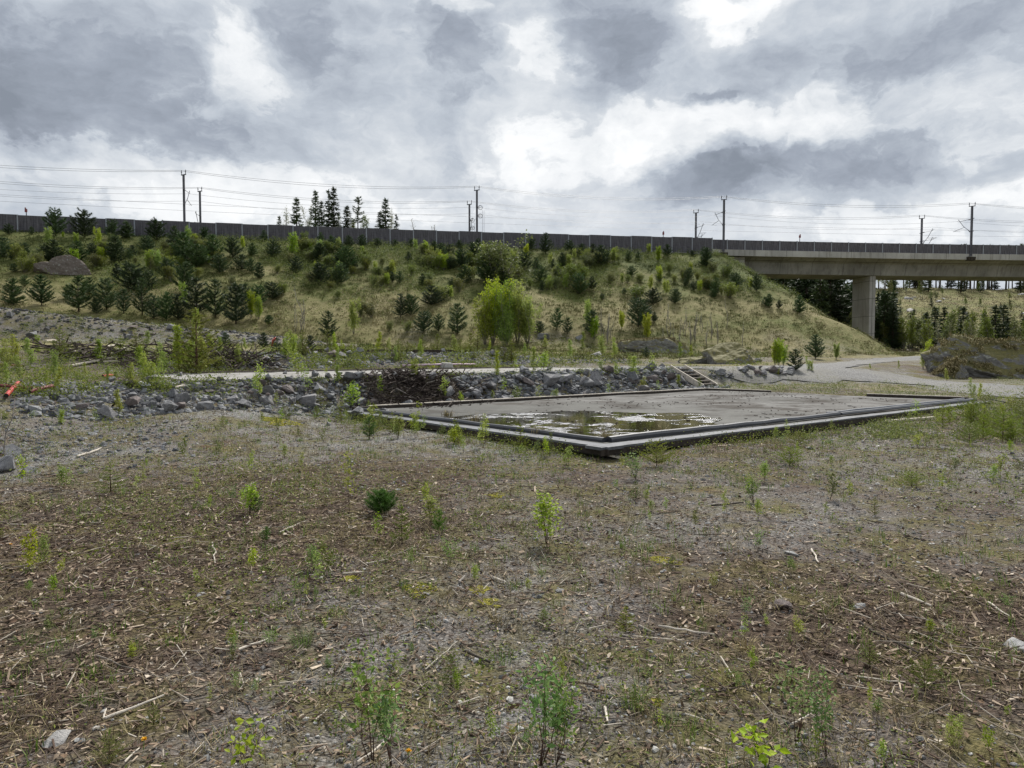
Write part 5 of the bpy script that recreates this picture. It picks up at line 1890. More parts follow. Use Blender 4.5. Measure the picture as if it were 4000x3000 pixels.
sapling(LOWSPRUCE[0:1], 3850, 1590, 1540, '', '', wide=1.2, cat='seedling', label='small spruce at the right corner of the near pad')
sapling(PINELET[0:1], 1443, 1715, 1630, '', '', wide=1.2, cat='seedling', label='dark little pine in front of the left corner of the near pad')
sapling(PINELET[1:2], 1000, 2010, 1930, '', '', wide=1.1, cat='seedling', label='slim green pine seedling on the left litter')
sapling(PINELET[1:2], 1040, 2120, 2060, '', '', wide=1.1, cat='seedling', label='small dark pine seedling near the pale branch, left')
sapling(PINELET[0:1], 1715, 2090, 1995, '', '', wide=1.0, cat='seedling', label='wispy pine seedling between the green tuft and the lone birch')
sapling(LOWSPRUCE[2:3], 1115, 1635, 1590, '', '', wide=1.2, cat='seedling', label='round spruce at the foot of the broken stone heap')
sapling(BARE[0:1], 40, 1830, 1560, '', '', wide=1.4, label='leafless brown shrub at the left edge over the rubble')
sapling(BARE[1:2], -20, 1800, 1600, '', '', wide=1.6, label='second leafless shrub half outside the left edge')

# tall ones of the left yard
for (px, by, ty, k) in [(770, 1480, 1210, 'l'), (700, 1470, 1290, 'y'), (590, 1500, 1385, 'y'), (560, 1490, 1360, 'y'), (640, 1470, 1350, 'y'), (740, 1440, 1300, 'y'), (800, 1430, 1320, 'y'), (690, 1400, 1310, 'y'), (235, 1400, 1280, 'l'),
                        (215, 1480, 1370, 'y'), (60, 1420, 1310, 'y'), (120, 1440, 1330, 'y'), (20, 1450, 1330, 'y'), (150, 1380, 1310, 'y'), (80, 1480, 1390, 'y'), (230, 1520, 1440, 'y'), (30, 1500, 1420, 'y'), (180, 1500, 1450, 'y'),
                        (450, 1480, 1440, 'y'), (500, 1490, 1440, 'l'), (940, 1440, 1350, 'y'), (850, 1450, 1390, 'l'), (330, 1470, 1420, 'y'), (460, 1620, 1530, 'y'), (240, 1660, 1600, 'y'), (420, 1500, 1430, 'y'), (610, 1430, 1370, 'l'),
                        (880, 1360, 1300, 'p'), (1030, 1360, 1300, 'p'), (960, 1370, 1320, 'y'), (1130, 1370, 1290, 'y'), (1080, 1375, 1320, 'p'), (1210, 1375, 1310, 'p'), (1290, 1372, 1320, 'y'), (1340, 1375, 1330, 'y'), (1480, 1372, 1300, 'y'),
                        (1520, 1375, 1320, 'y'), (1650, 1372, 1310, 'l'), (1710, 1372, 1305, 'l'), (1780, 1375, 1310, 'y'), (1840, 1372, 1300, 'l'), (1910, 1372, 1330, 'y'), (2050, 1385, 1340, 'y'), (2230, 1400, 1330, 'y'), (2350, 1390, 1310, 'y'),
                        (2400, 1395, 1320, 'y'), (2130, 1360, 1310, 'y'), (2280, 1370, 1300, 'y'), (2660, 1400, 1340, 'y'), (2700, 1395, 1350, 'y'), (3160, 1450, 1395, 'y'), (3170, 1455, 1410, 'y'), (3400, 1440, 1420, 'y'), (3510, 1440, 1410, 'y'),
                        (3800, 1560, 1480, 'y'), (3830, 1555, 1500, 'y'), (3700, 1490, 1440, 'y'), (3040, 1470, 1440, 'y')]:
    pr, c, kd = {'y': (YARD, 'yellow-green', 'birch sapling'), 'l': (LARCH, 'feathery', 'larch sapling'), 'p': (OPEN_PINES, 'dark', 'young pine')}[k]
    sapling(pr, px, by, ty, c, kd, 'yard', random.uniform(.9, 1.35))
# the thicket at the right edge
for k in range(16):
    px, by = random.uniform(3760, 4120), random.uniform(1640, 1745)
    sapling(LARCH + LOWSPRUCE, px, by, by - random.uniform(50, 125), 'olive', 'young conifer', 'yard', 1.1)
# along the near pad and the bank
for k in range(46):
    f = random.random()
    A, B_ = (LOW_L, LOW_A) if k % 3 else (LOW_A, LOW_R)
    q = A + (B_ - A) * f
    d = (B_ - A) / np.linalg.norm(B_ - A)
    off = random.uniform(.45, 1.6)
    x, y = q[0] + d[1] * off, q[1] - d[0] * off
    p = Vector((x, y, gz(x, y)))
    put(random.choice(SEED + SPRUCELING[:2]), p, random.uniform(.16, .52), None, 'sapling', gy, random.uniform(.9, 1.5), auto=('leafy', 'seedling', 'yard'))
for k in range(40):
    t, s = random.uniform(-3, 17.5), random.uniform(-2.3, -.1)
    x, y = tsw(t, s)
    put(random.choice(SEED + YARD[:2]), Vector((x, y, gz(x, y))), random.uniform(.3, .85), None, 'sapling', gy, random.uniform(.9, 1.5), auto=('leafy', 'sapling', 'yard'))
for k in range(34):
    t, s = random.uniform(-2, 18), random.uniform(7.6, 12.5)
    x, y = tsw(t, s)
    put(random.choice(YARD + LARCH), Vector((x, y, gz(x, y))), random.uniform(.4, 1.1), None, 'sapling', gy, random.uniform(.9, 1.4), auto=('leafy', 'sapling', 'yard'))
# loose seedlings over the foreground
_n = 0
while _n < 180:
    if _n % 5 == 0 or random.random() < .3:
        cpx, cpy = random.uniform(-150, 4150), 1640 + 1330 * random.random() ** 1.7
    px, py = cpx + random.gauss(0, 90), min(2975, max(1640, cpy + random.gauss(0, 30 + (cpy - 1640) * .05)))
    p = G(px, py)
    t, s = ts(p.x, p.y)
    if in_quad(np.array([p.x]), np.array([p.y]), [LOW_A, LOW_R, LOW_B, LOW_L], .3)[0] > 0 or float(road_mask(np.array([p.x]), np.array([p.y]))[0]) > 0:
        continue
    if px > 1500 and random.random() < .35:
        continue
    pr = random.choice(SEED * 3 + WILLOW[:2] * 2 + SPRUCELING[:2])
    h = random.uniform(.09, .34) if py < 2300 else random.uniform(.05, .15)
    put(pr, p, h, None, 'sapling', gy, random.uniform(.8, 1.4), auto=('slender' if pr in SEED else 'leafy' if pr in WILLOW else 'needled', 'seedling', 'front'))
    _n += 1

M['chips'] = island('wood_litter', [(0, (.036, .024, .018)), (.35, (.10, .067, .049)), (.62, (.20, .145, .102)), (.85, (.31, .24, .175)), (1, (.47, .39, .30))])
M['twigs'] = island('dead_twigs', [(0, (.05, .036, .028)), (.5, (.13, .10, .075)), (.85, (.26, .22, .17)), (1, (.44, .40, .34))])
M['dead'] = island('dead_leaves', [(0, (.06, .036, .024)), (.45, (.16, .105, .065)), (.8, (.30, .235, .17)), (1, (.52, .46, .38))])
M['pebble'] = island('gravel', [(0, (.08, .08, .08)), (.5, (.19, .188, .184)), (.9, (.31, .305, .295)), (1, (.52, .51, .48))])
M['rubble'] = island('rubble', [(0, (.05, .052, .057)), (.5, (.12, .123, .13)), (1, (.25, .255, .26))])
M['straw'] = island('dry_grass', [(0, (.11, .095, .045)), (.5, (.24, .195, .10)), (1, (.42, .35, .20))])
M['green'] = foliage('green_grass', (.07, .12, .02), (.11, .18, .03), (.17, .23, .06), .3, .0, .0)
M['herb'] = foliage('low_herbs', (.08, .11, .018), (.14, .18, .03), (.23, .25, .055), .35, .0, .0)


# tufts of grass
def tuft(name, n, h, r, mat, lean=(.2, 1.1), w=.0035):
    mb = MB()
    P = np.stack([rng.normal(size=n) * r, rng.normal(size=n) * r, np.full(n, -.01)], 1)
    H = P * np.array([1, 1, 0]) + rng.normal(size=(n, 3)) * np.array([r, r, 0]) * .6
    H[:, 2] = 0
    mb.blades(P, unit(H), rng.uniform(.5, 1.1, n) * h, w * rng.uniform(.7, 1.4, n), rng.uniform(*lean, n))
    return mb.mesh(name, mat)


M['straw_clean'] = island('straw', [(0, (.20, .16, .075)), (.5, (.36, .29, .15)), (1, (.52, .43, .25))])
for (px, py, hpx, wpx, m_, lab) in [
        (2912, 2540, 70, 60, 'straw_clean', 'bright straw coloured grass tuft in the right foreground'), (3262, 2800, 60, 90, 'straw_clean', 'flattened straw tuft by the right willow shoots'),
        (2480, 2760, 110, 90, 'green', 'fresh green grass tuft at the lower right of the middle'), (1965, 2585, 70, 90, 'green', 'dark green leafy tuft right of the rotten wood chunk'),
        (1745, 2330, 60, 60, 'straw', 'withered brown tuft beside the yellow moss'), (1940, 2435, 85, 70, 'straw', 'withered tuft in the gravel, middle'),
        (1180, 2530, 100, 60, 'green', 'upright green grass tuft right of the short bleached stick'), (1330, 2395, 40, 80, 'green', 'low green rosette at the left of the middle gravel'),
        (2010, 2300, 40, 70, 'green', 'low green rosette near the pale log'), (350, 2745, 60, 90, 'green', 'green grass tuft above the thick white stick'),
        (2600, 2830, 60, 90, 'green', 'green tuft right of the standing lath'), (100, 2520, 60, 110, 'green', 'spreading green tuft at the left edge'),
        (2365, 1712, 45, 60, 'straw', 'dry grass tuft in the puddle at the near kerb'), (2590, 1692, 45, 50, 'straw', 'dry grass tuft in the puddle, right of the other kerb tuft'),
        (1855, 1648, 45, 40, 'straw', 'dry tuft growing at the left kerb inside the pad'), (1750, 1625, 30, 40, 'straw', 'small dry tuft at the left kerb inside the pad'), (2105, 1690, 40, 50, 'straw', 'dry tuft midway along the left kerb')]:
    p = G(px, py)
    if 'kerb' in lab:
        d = ray(px, py)
        k = (LOWER_Z + .005 - CAMZ) / d[2]
        p = Vector((d[0] * k, d[1] * k, LOWER_Z + .005))
    s_ = p.y / FPX
    o = link('grass_tuft', tuft('grass_tuft', 70, hpx * s_ * 1.1, wpx * s_ * .28, M[m_], (.1, 1.2) if 'flat' not in lab else (1.0, 2.0), .0032 * max(1, p.y / 5)))
    o.location = p
    tag(o, lab, 'grass tuft')

# dandelions
M['dandelion'] = simple('dandelion_yellow', (.75, .42, .01), .6, .1)
for (px, py, lab) in [(1592, 2985, 'yellow dandelion flower at the bottom beside the willow clump'), (40, 2152, 'yellow dandelion flower at the left edge'), (560, 2938, 'orange-yellow dandelion near the bottom left stick')]:
    p = G(px, py)
    o = thing('dandelion', p, lab, 'flower')
    MB().tube([(0, 0, 0), (.004, 0, .05)], .0016, 5).build('stem', M['leaf_willow'], o)
    n = 40
    an = rng.uniform(0, 6.28, n)
    D = unit(np.stack([np.cos(an), np.sin(an), rng.uniform(.1, 1.2, n)], 1))
    MB().kites(np.tile([.004, 0, .05], (n, 1)), D, unit(rng.normal(size=(n, 3)) * .3 + np.array([0, 0, 1])), np.full(n, .014), np.full(n, .005)).build('flower', M['dandelion'], o)

# ------------------------------------------------------------------ ground cover that nobody could count
def scatter(n, rmin, rmax, ppow, keep=None, spread=47):
    """points over the visible sector; areal density falls with distance as r^ppow"""
    k = ppow + 2
    u = rng.random(n)
    r = (rmin ** k + u * (rmax ** k - rmin ** k)) ** (1 / k)
    th = rng.uniform(-spread, spread, n) * np.pi / 180
    x, y = r * np.sin(th), r * np.cos(th)
    ok = in_quad(x, y, [LOW_A, LOW_R, LOW_B, LOW_L], .3) <= 0
    t, s = ts(x, y)
    ok &= ~((t > UPPER_T[0] - .1) & (t < UPPER_T[1] + .1) & (s > -.1) & (s < 7.4))
    if keep is not None:
        ok &= rng.random(n) < keep(x, y)
    x, y, r = x[ok], y[ok], r[ok]
    return np.stack([x, y, zf(x, y)], 1), r


def flat_dirs(n, tilt=.12):
    a = rng.uniform(0, 2 * np.pi, n)
    return unit(np.stack([np.cos(a), np.sin(a), rng.normal(size=n) * tilt], 1))


def stuff(mb, name, mat, label, cat):
    tag(mb.build(name, mat), label, cat, kind='stuff')


mulch_k = lambda x, y: np.clip(.07 + 1.15 * mulch_w(x, y) + .42 * (fbm(x / 1.2, y / 1.2, 4, 44) - .45), .03, 1)
# chips
P, r = scatter(150000, 1.7, 26, -1.15, mulch_k)
n = len(P)
sz = np.clip(.6 + r * .05, .6, 1.6)
P[:, 2] += .004 + .012 * rng.random(n)
mb = MB().chips(P, flat_dirs(n, .18), rng.lognormal(-3.32, .6, n) * sz, rng.lognormal(-4.75, .45, n) * sz, .005 * sz)
stuff(mb, 'wood_litter', M['chips'], 'brown shredded wood and bark litter over the yard', 'wood litter')
# thin twigs
P, r = scatter(34000, 1.7, 30, -1.15, lambda x, y: np.clip(.12 + mulch_w(x, y) + .5 * (fbm(x / .9, y / .9, 3, 46) - .4), 0, 1))
n = len(P)
sz = np.clip(.6 + r * .05, .6, 1.7)
P[:, 2] += .012 + .03 * rng.random(n)
mb = MB().chips(P, flat_dirs(n, .14), rng.lognormal(-2.15, .5, n) * sz, .0048 * sz * rng.uniform(.6, 1.6, n), .0048 * sz)
stuff(mb, 'dead_twigs', M['twigs'], 'grey and brown dead twigs strewn over the yard', 'twigs')
# dead leaves
P, r = scatter(24000, 1.7, 22, -1.2, lambda x, y: np.clip(.35 + .6 * mulch_w(x, y) + .4 * (fbm(x / .8, y / .8, 3, 47) - .4), 0, 1))
n = len(P)
P[:, 2] += .01 + .012 * rng.random(n)
sz = np.clip(.75 + r * .04, .7, 1.5)
D = flat_dirs(n, .3)
mb = MB().kites(P, D, unit(rng.normal(size=(n, 3)) * .45 + np.array([0, 0, 1])), rng.uniform(.02, .055, n) * sz, rng.uniform(.012, .032, n) * sz)
stuff(mb, 'dead_leaves', M['dead'], 'pale dead leaves lying on the ground', 'dead leaves')
# gravel
P, r = scatter(80000, 1.7, 24, -1.1, lambda x, y: np.clip(.75 - mulch_w(x, y) + .5 * (fbm(x / 2, y / 2, 3, 49) - .5), .05, 1))
n = len(P)
P[:, 2] += .002
mb = MB().stones(P, np.clip(rng.lognormal(-4.35, .5, n), .005, .06) * np.clip(.8 + r * .06, .8, 2.2))
stuff(mb, 'gravel', M['pebble'], 'grey crushed gravel covering the yard', 'gravel')
# rubble at the left, on the banks and the berm
mb = MB()
def rub(n, f, smin, smax):
    pts = f(n)
    z = zf(pts[:, 0], pts[:, 1])
    mb.stones(np.column_stack([pts, z - .005]), smin + (smax - smin) * rng.random(n) ** 3)
_left = lambda n: Gv(rng.uniform(-150, 760, n), rng.triangular(1600, 1730, 1850, n))
_bank = lambda t0, t1, s0, s1: (lambda n: np.stack(tsw(rng.uniform(t0, t1, n), rng.uniform(s0, s1, n)), 1))
rub(1000, _left, .03, .15)
rub(4200, _bank(-5, 3, -2.7, -.15), .05, .26)
rub(5200, _bank(6, 18.6, -2.25, -.1), .06, .34)
rub(3600, _bank(1, 18, 7.9, 11), .06, .32)
def _berm(n):
    B = np.array(BERM)
    k = rng.integers(0, len(B) - 1, n)
    f = rng.random(n)[:, None]
    return B[k, :2] * (1 - f) + B[k + 1, :2] * f + np.stack([rng.uniform(-1, 1, n), -rng.uniform(-.6, 4.4, n)], 1)
mb_main, mb = mb, MB()
rub(3000, _berm, .06, .40)
M['rubble_dark'] = island('dark_rubble', [(0, (.035, .035, .036)), (.6, (.085, .084, .084)), (1, (.17, .17, .168))])
stuff(mb, 'rubble', M['rubble_dark'], 'dark broken stone of the long berm at the left', 'rubble')
mb = mb_main
rub(700, lambda n: Gv(rng.uniform(2770, 3130, n), rng.uniform(1447, 1482, n)), .06, .25)
rub(700, lambda n: Gv(rng.uniform(2000, 2500, n), rng.uniform(1395, 1420, n)), .05, .3)
stuff(mb, 'rubble', M['rubble'], 'loose grey broken stone on the banks and at the left edge', 'rubble')
# brushwood on the bank
mb = MB()
n = 1800
t = rng.triangular(2.2, 4.2, 7.4, n)
s = rng.uniform(-2.5, .1, n)
x, y = P0[0] + t * U[0] + s * N[0], P0[1] + t * U[1] + s * N[1]
P = np.stack([x, y, zf(x, y) + rng.random(n) * .2 * np.clip(1 - abs(t - 4.2) / 3, .15, 1)], 1)
mb.chips(P, flat_dirs(n, .35), rng.uniform(.15, .9, n), rng.uniform(.008, .03, n), rng.uniform(.008, .025, n))
M['brush'] = island('brushwood', [(0, (.022, .016, .014)), (.6, (.06, .045, .038)), (.93, (.14, .115, .095)), (1, (.36, .32, .28))])
n = 300
c = G(850, 1420)
P = np.stack([c.x + rng.normal(size=n) * 1.2, c.y + rng.normal(size=n) * .7, np.zeros(n)], 1)
P[:, 2] = zf(P[:, 0], P[:, 1]) + rng.random(n) * .5
mb.chips(P, flat_dirs(n, .4), rng.uniform(.4, 1.5, n), rng.uniform(.015, .04, n), rng.uniform(.015, .03, n))
c = G(400, 1395)
n = 160
P = np.stack([c.x + rng.normal(size=n) * 1.3, c.y + rng.normal(size=n) * .6, np.zeros(n)], 1)
P[:, 2] = zf(P[:, 0], P[:, 1]) + rng.random(n) * .35
mb.chips(P, flat_dirs(n, .25), rng.uniform(.4, 1.6, n), rng.uniform(.02, .05, n), rng.uniform(.015, .04, n))
stuff(mb, 'brushwood', M['brush'], 'dark dead brushwood heaped on the bank and by the plank pile', 'brushwood')
# grass and herbs of the yard
P, r = scatter(19000, 1.8, 34, -1.0, lambda x, y: np.clip(.18 + 1.8 * (fbm(x / 1.4, y / 1.4, 4, 71) - .42), .02, 1))
rep = 9
n = len(P) * rep
PP = np.repeat(P, rep, 0) + rng.normal(size=(n, 3)) * np.array([.03, .03, 0]) * np.repeat(np.clip(.8 + r * .06, 1, 3), rep)[:, None]
PP[:, 2] -= .004
H = flat_dirs(n, 0)
sc_ = np.repeat(np.clip(.8 + r * .05, .8, 2), rep)
stuff(MB().blades(PP, H, rng.uniform(.04, .16, n) * sc_ ** .5, .0032 * sc_, rng.uniform(.3, 1.5, n)), 'dry_grass', M['straw'], 'withered straw-coloured grass between the litter', 'dry grass')
P, r = scatter(12000, 1.8, 34, -1.0, lambda x, y: np.clip(.16 + 1.8 * (fbm(x / 1.1, y / 1.1, 4, 73) - .44), .02, 1))
n = len(P) * rep
PP = np.repeat(P, rep, 0) + rng.normal(size=(n, 3)) * np.array([.022, .022, 0]) * np.repeat(np.clip(.8 + r * .06, 1, 3), rep)[:, None]
sc_ = np.repeat(np.clip(.8 + r * .05, .8, 2), rep)
stuff(MB().blades(PP, flat_dirs(n, 0), rng.uniform(.03, .12, n) * sc_ ** .5, .0040 * sc_, rng.uniform(.2, 1.2, n)), 'grass', M['green'], 'sparse green grass between the litter', 'grass')
P, r = scatter(27000, 1.8, 36, -1.05, lambda x, y: np.clip(.06 + 3.2 * (fbm(x / 1.6, y / 1.6, 4, 75) - .48) + .25 * np.exp(-((y - 11) / 4) ** 2 - ((x + 1) / 4) ** 2), .015, 1))
rep = 8
n = len(P) * rep
sc_ = np.repeat(np.clip(.7 + r * .06, .8, 2.4), rep)
PP = np.repeat(P, rep, 0) + rng.normal(size=(n, 3)) * np.array([.035, .035, 0]) * sc_[:, None]
PP[:, 2] += rng.uniform(.0, .07, n) * sc_
D = flat_dirs(n, .5)
stuff(MB().kites(PP, D, unit(rng.normal(size=(n, 3)) * .5 + np.array([0, 0, 1])), rng.uniform(.012, .026, n) * sc_, rng.uniform(.008, .018, n) * sc_), 'undergrowth', M['herb'], 'tiny sprouting green herbs over the yard', 'herbs')
# greener growth further back: the left yard, the terraces and the grass before the embankment
def herbs_at(n, f, hmax, sz, mat, name, label, rep=12, spr=.14):
    pts = f(n)
    z = zf(pts[:, 0], pts[:, 1])
    m = len(pts) * rep
    hs = np.repeat(rng.uniform(.25, 1, len(pts)) ** 2, rep)
    PP = np.repeat(np.column_stack([pts, z]), rep, 0) + rng.normal(size=(m, 3)) * np.array([spr, spr, 0])
    PP[:, 2] += rng.uniform(0, hmax, m) * hs
    stuff(MB().kites(PP, flat_dirs(m, .6), unit(rng.normal(size=(m, 3)) + np.array([0, 0, .5])), rng.uniform(.6, 1.3, m) * sz, rng.uniform(.4, .9, m) * sz), name, mat, label, 'herbs')


def patchy(x0, x1, y0, y1, sx, sy, seed, cut, near=0.0):
    def f(n):
        px, py = rng.uniform(x0, x1, n * 3), rng.uniform(y0, y1, n * 3)
        ok = fbm(px / sx, py / sy, 3, seed) > cut + near * (py - y0)
        q = Gv(px[ok], py[ok])
        t, s = ts(q[:, 0], q[:, 1])
        ok = (road_mask(q[:, 0], q[:, 1], 1.0) < .2) & ~((t > UPPER_T[0]) & (t < UPPER_T[1]) & (s > -.2) & (s < 7.4))
        ok &= in_quad(q[:, 0], q[:, 1], [LOW_A, LOW_R, LOW_B, LOW_L], .4) <= 0
        return q[ok][:n]
    return f


_leftyard = patchy(-200, 900, 1335, 1560, 70, 22, 19, .45, .0006)
herbs_at(900, _leftyard, .7, .048, M['herb'], 'undergrowth', 'yellow green sprouting scrub over the left part of the yard', 22, .16)


herbs_at(700, patchy(-100, 1000, 1225, 1345, 60, 18, 27, .45), .5, .06, M['herb'], 'undergrowth', 'weeds growing over the stone berm at the left', 16, .16)
_mid = patchy(700, 3000, 1345, 1442, 90, 16, 23, .47)
herbs_at(2600, _mid, .5, .075, M['herb'], 'undergrowth', 'low green and yellow herbs on the ground before the embankment')


_right = patchy(2750, 4200, 1440, 1720, 120, 30, 29, .47)
herbs_at(1700, _right, .22, .045, M['herb'], 'undergrowth', 'low herbs on the ground right of the near pad')
herbs_at(800, lambda n: np.stack(tsw(rng.uniform(-1.5, 17.5, n), rng.choice([-.35, 7.4, -.2, 7.6], n) + rng.normal(size=n) * .12), 1), .16, .05, M['herb'], 'undergrowth', 'small herbs rooted along the upper pad edges')
def _edges(n):
    k = rng.random(n)
    side = rng.random(n) < .45
    a = np.where(side[:, None], LOW_L, LOW_A)
    b = np.where(side[:, None], LOW_A, LOW_R)
    d = (b - a) / np.linalg.norm(b - a, axis=1, keepdims=True)
    off = .33 + np.abs(rng.normal(size=n)) * .45
    q = a + (b - a) * k[:, None] + np.stack([d[:, 1], -d[:, 0]], 1) * off[:, None]
    return q[fbm(q[:, 0] * 1.3, q[:, 1] * 1.3, 3, 37) > .47]
herbs_at(900, _edges, .3, .028, M['herb'], 'undergrowth', 'weeds crowding along the outer walls of the near pad', 16, .09)
# dirt and crumbs lying on the near pad
n = 900
u_, v_ = rng.random(n), rng.random(n)
q = (LOW_A * (1 - u_)[:, None] + LOW_R * u_[:, None]) * (1 - v_)[:, None] + (LOW_L * (1 - u_)[:, None] + LOW_B * u_[:, None]) * v_[:, None]
ok = fbm(q[:, 0] / 1.5, q[:, 1] / 1.5, 3, 33) > .45
q = q[ok]
n = len(q)
stuff(MB().chips(np.column_stack([q, np.full(n, LOWER_Z + .022)]), flat_dirs(n, .1), rng.lognormal(-3.1, .6, n), rng.lognormal(-4.0, .4, n), .012), 'debris', M['brush'], 'dark crumbs and twigs scattered on the near pad', 'debris')
# yellow moss patches
mb = MB()
for (px, py, w) in [(1640, 2308, 90), (1870, 2305, 70), (1905, 2354, 50), (1370, 2265, 40), (1945, 2368, 25), (2560, 2745, 34), (2575, 2190, 60), (2640, 2200, 40), (1940, 1935, 60), (1100, 1650, 90), (1060, 1640, 60)]:
    p = G(px, py)
    R_ = w / 2 * p.y / FPX * 1.3
    n = int(340 * max(1, w / 60))
    a, q = rng.uniform(0, 6.28, n), np.sqrt(rng.random(n)) * R_
    x, y = p.x + np.cos(a) * q * (1 + .4 * np.sin(3 * a)), p.y + np.sin(a) * q * 1.3
    mb.stones(np.stack([x, y, zf(x, y)], 1), rng.uniform(.008, .02, n) * max(1, p.y / 5))
M['moss'] = island('yellow_moss', [(0, (.13, .13, .015)), (.5, (.24, .22, .025)), (1, (.36, .32, .05))])
stuff(mb, 'moss', M['moss'], 'bright yellow moss cushions on the gravel', 'moss')

# turf of the embankment and hillside
def emb_points(n, rmax=118, rmin=40):
    u = rng.random(n)
    y = rmin + (rmax - rmin) * u
    x = y * np.tan(rng.uniform(-42, 42, n) * np.pi / 180)
    ok = (y < barrier_y(x) - .5) | (x > X_END)
    e = emb_e(x, y)
    ok &= (e < 45) | (rng.random(n) < .35)
    ok &= road_mask(x, y, 1.5) < .1
    for (ax, ay, _), (bx, by, _) in zip(BERM[:-1], BERM[1:]):
        ex, ey = bx - ax, by - ay
        k = np.clip(((x - ax) * ex + (y - ay) * ey) / (ex * ex + ey * ey), 0, 1)
        ok &= np.hypot(x - ax - k * ex, y - ay - k * ey + 1.5) > 3.2
    t, s = ts(x, y)
    ok &= s > 12.5
    return x[ok], y[ok], e[ok]


def turf_mat():
    m, T, b, geo = new_mat('turf_tufts')
    P = geo.outputs['Position']
    t1 = T.noise(P, .09, 4.0, .6)
    t2 = T.noise(P, .5, 4.0, .6)
    r = geo.outputs['Random Per Island']
    f = T.math('ADD', T.math('ADD', T.math('MULTIPLY', t1.outputs[0], .6), T.math('MULTIPLY', t2.outputs[0], .4)), T.math('ADD', T.math('MULTIPLY_ADD', r, .15, -.07), T.maprange(T.n('ShaderNodeSeparateXYZ', {0: P}).outputs[2], 7.0, 14.0, .02, -.12)))
    col = T.ramp(f, [(.36, (.06, .085, .02)), (.50, (.115, .13, .036)), (.58, (.19, .175, .075)), (.68, (.31, .27, .155)), (.78, (.40, .345, .21))])
    T.set(b.inputs['Base Color'], col)
    b.inputs['Roughness'].default_value = .9
    return m


x, y, e = emb_points(62000)
keepw = np.clip(.35 + 2.2 * (fbm(x / 3, y / 3, 4, 81) - .4), .12, 1)
ok = rng.random(len(x)) < keepw
x, y, e = x[ok], y[ok], e[ok]
z = zf(x, y)
rep = 10
n = len(x) * rep
PP = np.repeat(np.stack([x, y, z - .03], 1), rep, 0) + rng.normal(size=(n, 3)) * np.array([.18, .18, .0])
H = unit(np.repeat(np.stack([rng.normal(size=len(x)) * .6, -np.ones(len(x)) * .7, np.zeros(len(x))], 1), rep, 0) + rng.normal(size=(n, 3)) * np.array([.6, .6, 0]))
H[:, 2] = 0
H = unit(H)
stuff(MB().blades(PP, H, rng.uniform(.18, .5, n), rng.uniform(.022, .048, n), rng.uniform(.6, 1.9, n)), 'turf', turf_mat(), 'dry straw and olive tussock grass covering the embankment', 'grass')
# low scrub on the upper slope
x, y, e = emb_points(95000, 116, 52)
dens = np.clip((fbm(x / 6, y / 6, 4, 91) - .42) * 3.4, 0, 1) * np.clip((30 - e) / 12, .05, 1) * np.clip((x + 75) / 30, .35, 1)
ok = rng.random(len(x)) < dens
x, y = x[ok], y[ok]
rep = 11
n = len(x) * rep
PP = np.repeat(np.stack([x, y, zf(x, y)], 1), rep, 0) + rng.normal(size=(n, 3)) * np.array([.28, .28, 0])
PP[:, 2] += rng.uniform(.05, .75, n) ** 1.3 * np.repeat(rng.uniform(.5, 1.3, len(x)), rep)
M['scrub'] = foliage('low_scrub', (.07, .10, .022), (.12, .16, .034), (.20, .225, .06), .35, .0, .0)
stuff(MB().kites(PP, flat_dirs(n, .6), unit(rng.normal(size=(n, 3)) + np.array([0, 0, .6])), rng.uniform(.08, .18, n), rng.uniform(.06, .12, n)), 'undergrowth', M['scrub'], 'low olive green scrub over the upper embankment', 'scrub')
# hillside ground cover beyond the bridge
n0 = 16000
y = rng.uniform(130, 300, n0)
x = y * rng.uniform(.45, .95, n0)
rep = 5
n = n0 * rep
PP = np.repeat(np.stack([x, y, zf(x, y)], 1), rep, 0) + rng.normal(size=(n, 3)) * np.array([.6, .6, .0])
M['heath'] = foliage('heath', (.06, .05, .03), (.11, .09, .052), (.18, .145, .088), .2, .0, .0)
PP[:, 2] += rng.uniform(0, .5, n)
stuff(MB().kites(PP, flat_dirs(n, .5), unit(rng.normal(size=(n, 3)) + np.array([0, 0, .8])), rng.uniform(.15, .45, n), rng.uniform(.1, .3, n)), 'heath', M['heath'], 'brown heath and brush on the cleared hillside', 'heath')

# ------------------------------------------------------------------ labels: where each plant and stone stands
MARKS_SLOPE = [(272, 1060, 'the slope boulder'), (729, 880, 'the leftmost tall mast'), (1000, 900, 'the plain barrier stretch'), (1260, 890, 'the tall spruce clump'), (1511, 900, 'the last tall spruce'),
               (1865, 920, 'the wheeled mast'), (2250, 960, 'the mid barrier'), (2712, 985, 'the far abutment mast'), (2880, 1040, 'the bridge abutment'),
               (1970, 1240, 'the birch thicket'), (380, 1270, 'the left berm'), (760, 1230, 'the pines above the berm'), (1172, 1240, 'the bare pale birch'), (1382, 1250, 'the round birch bush'), (1600, 1250, 'the twin pines'),
               (2540, 1330, 'the low mossy mound'), (2820, 1400, 'the grey outcrop'), (3100, 1260, 'the bridge pier'), (2300, 1260, 'the lower middle slope'), (3200, 1380, 'the road bend'), (2100, 1090, 'the upper middle slope'), (60, 980, 'the slope\'s left end'), (560, 980, 'the bright grass strip'), (2450, 1130, 'the right upper slope'), (3640, 1420, 'the big boulder')]
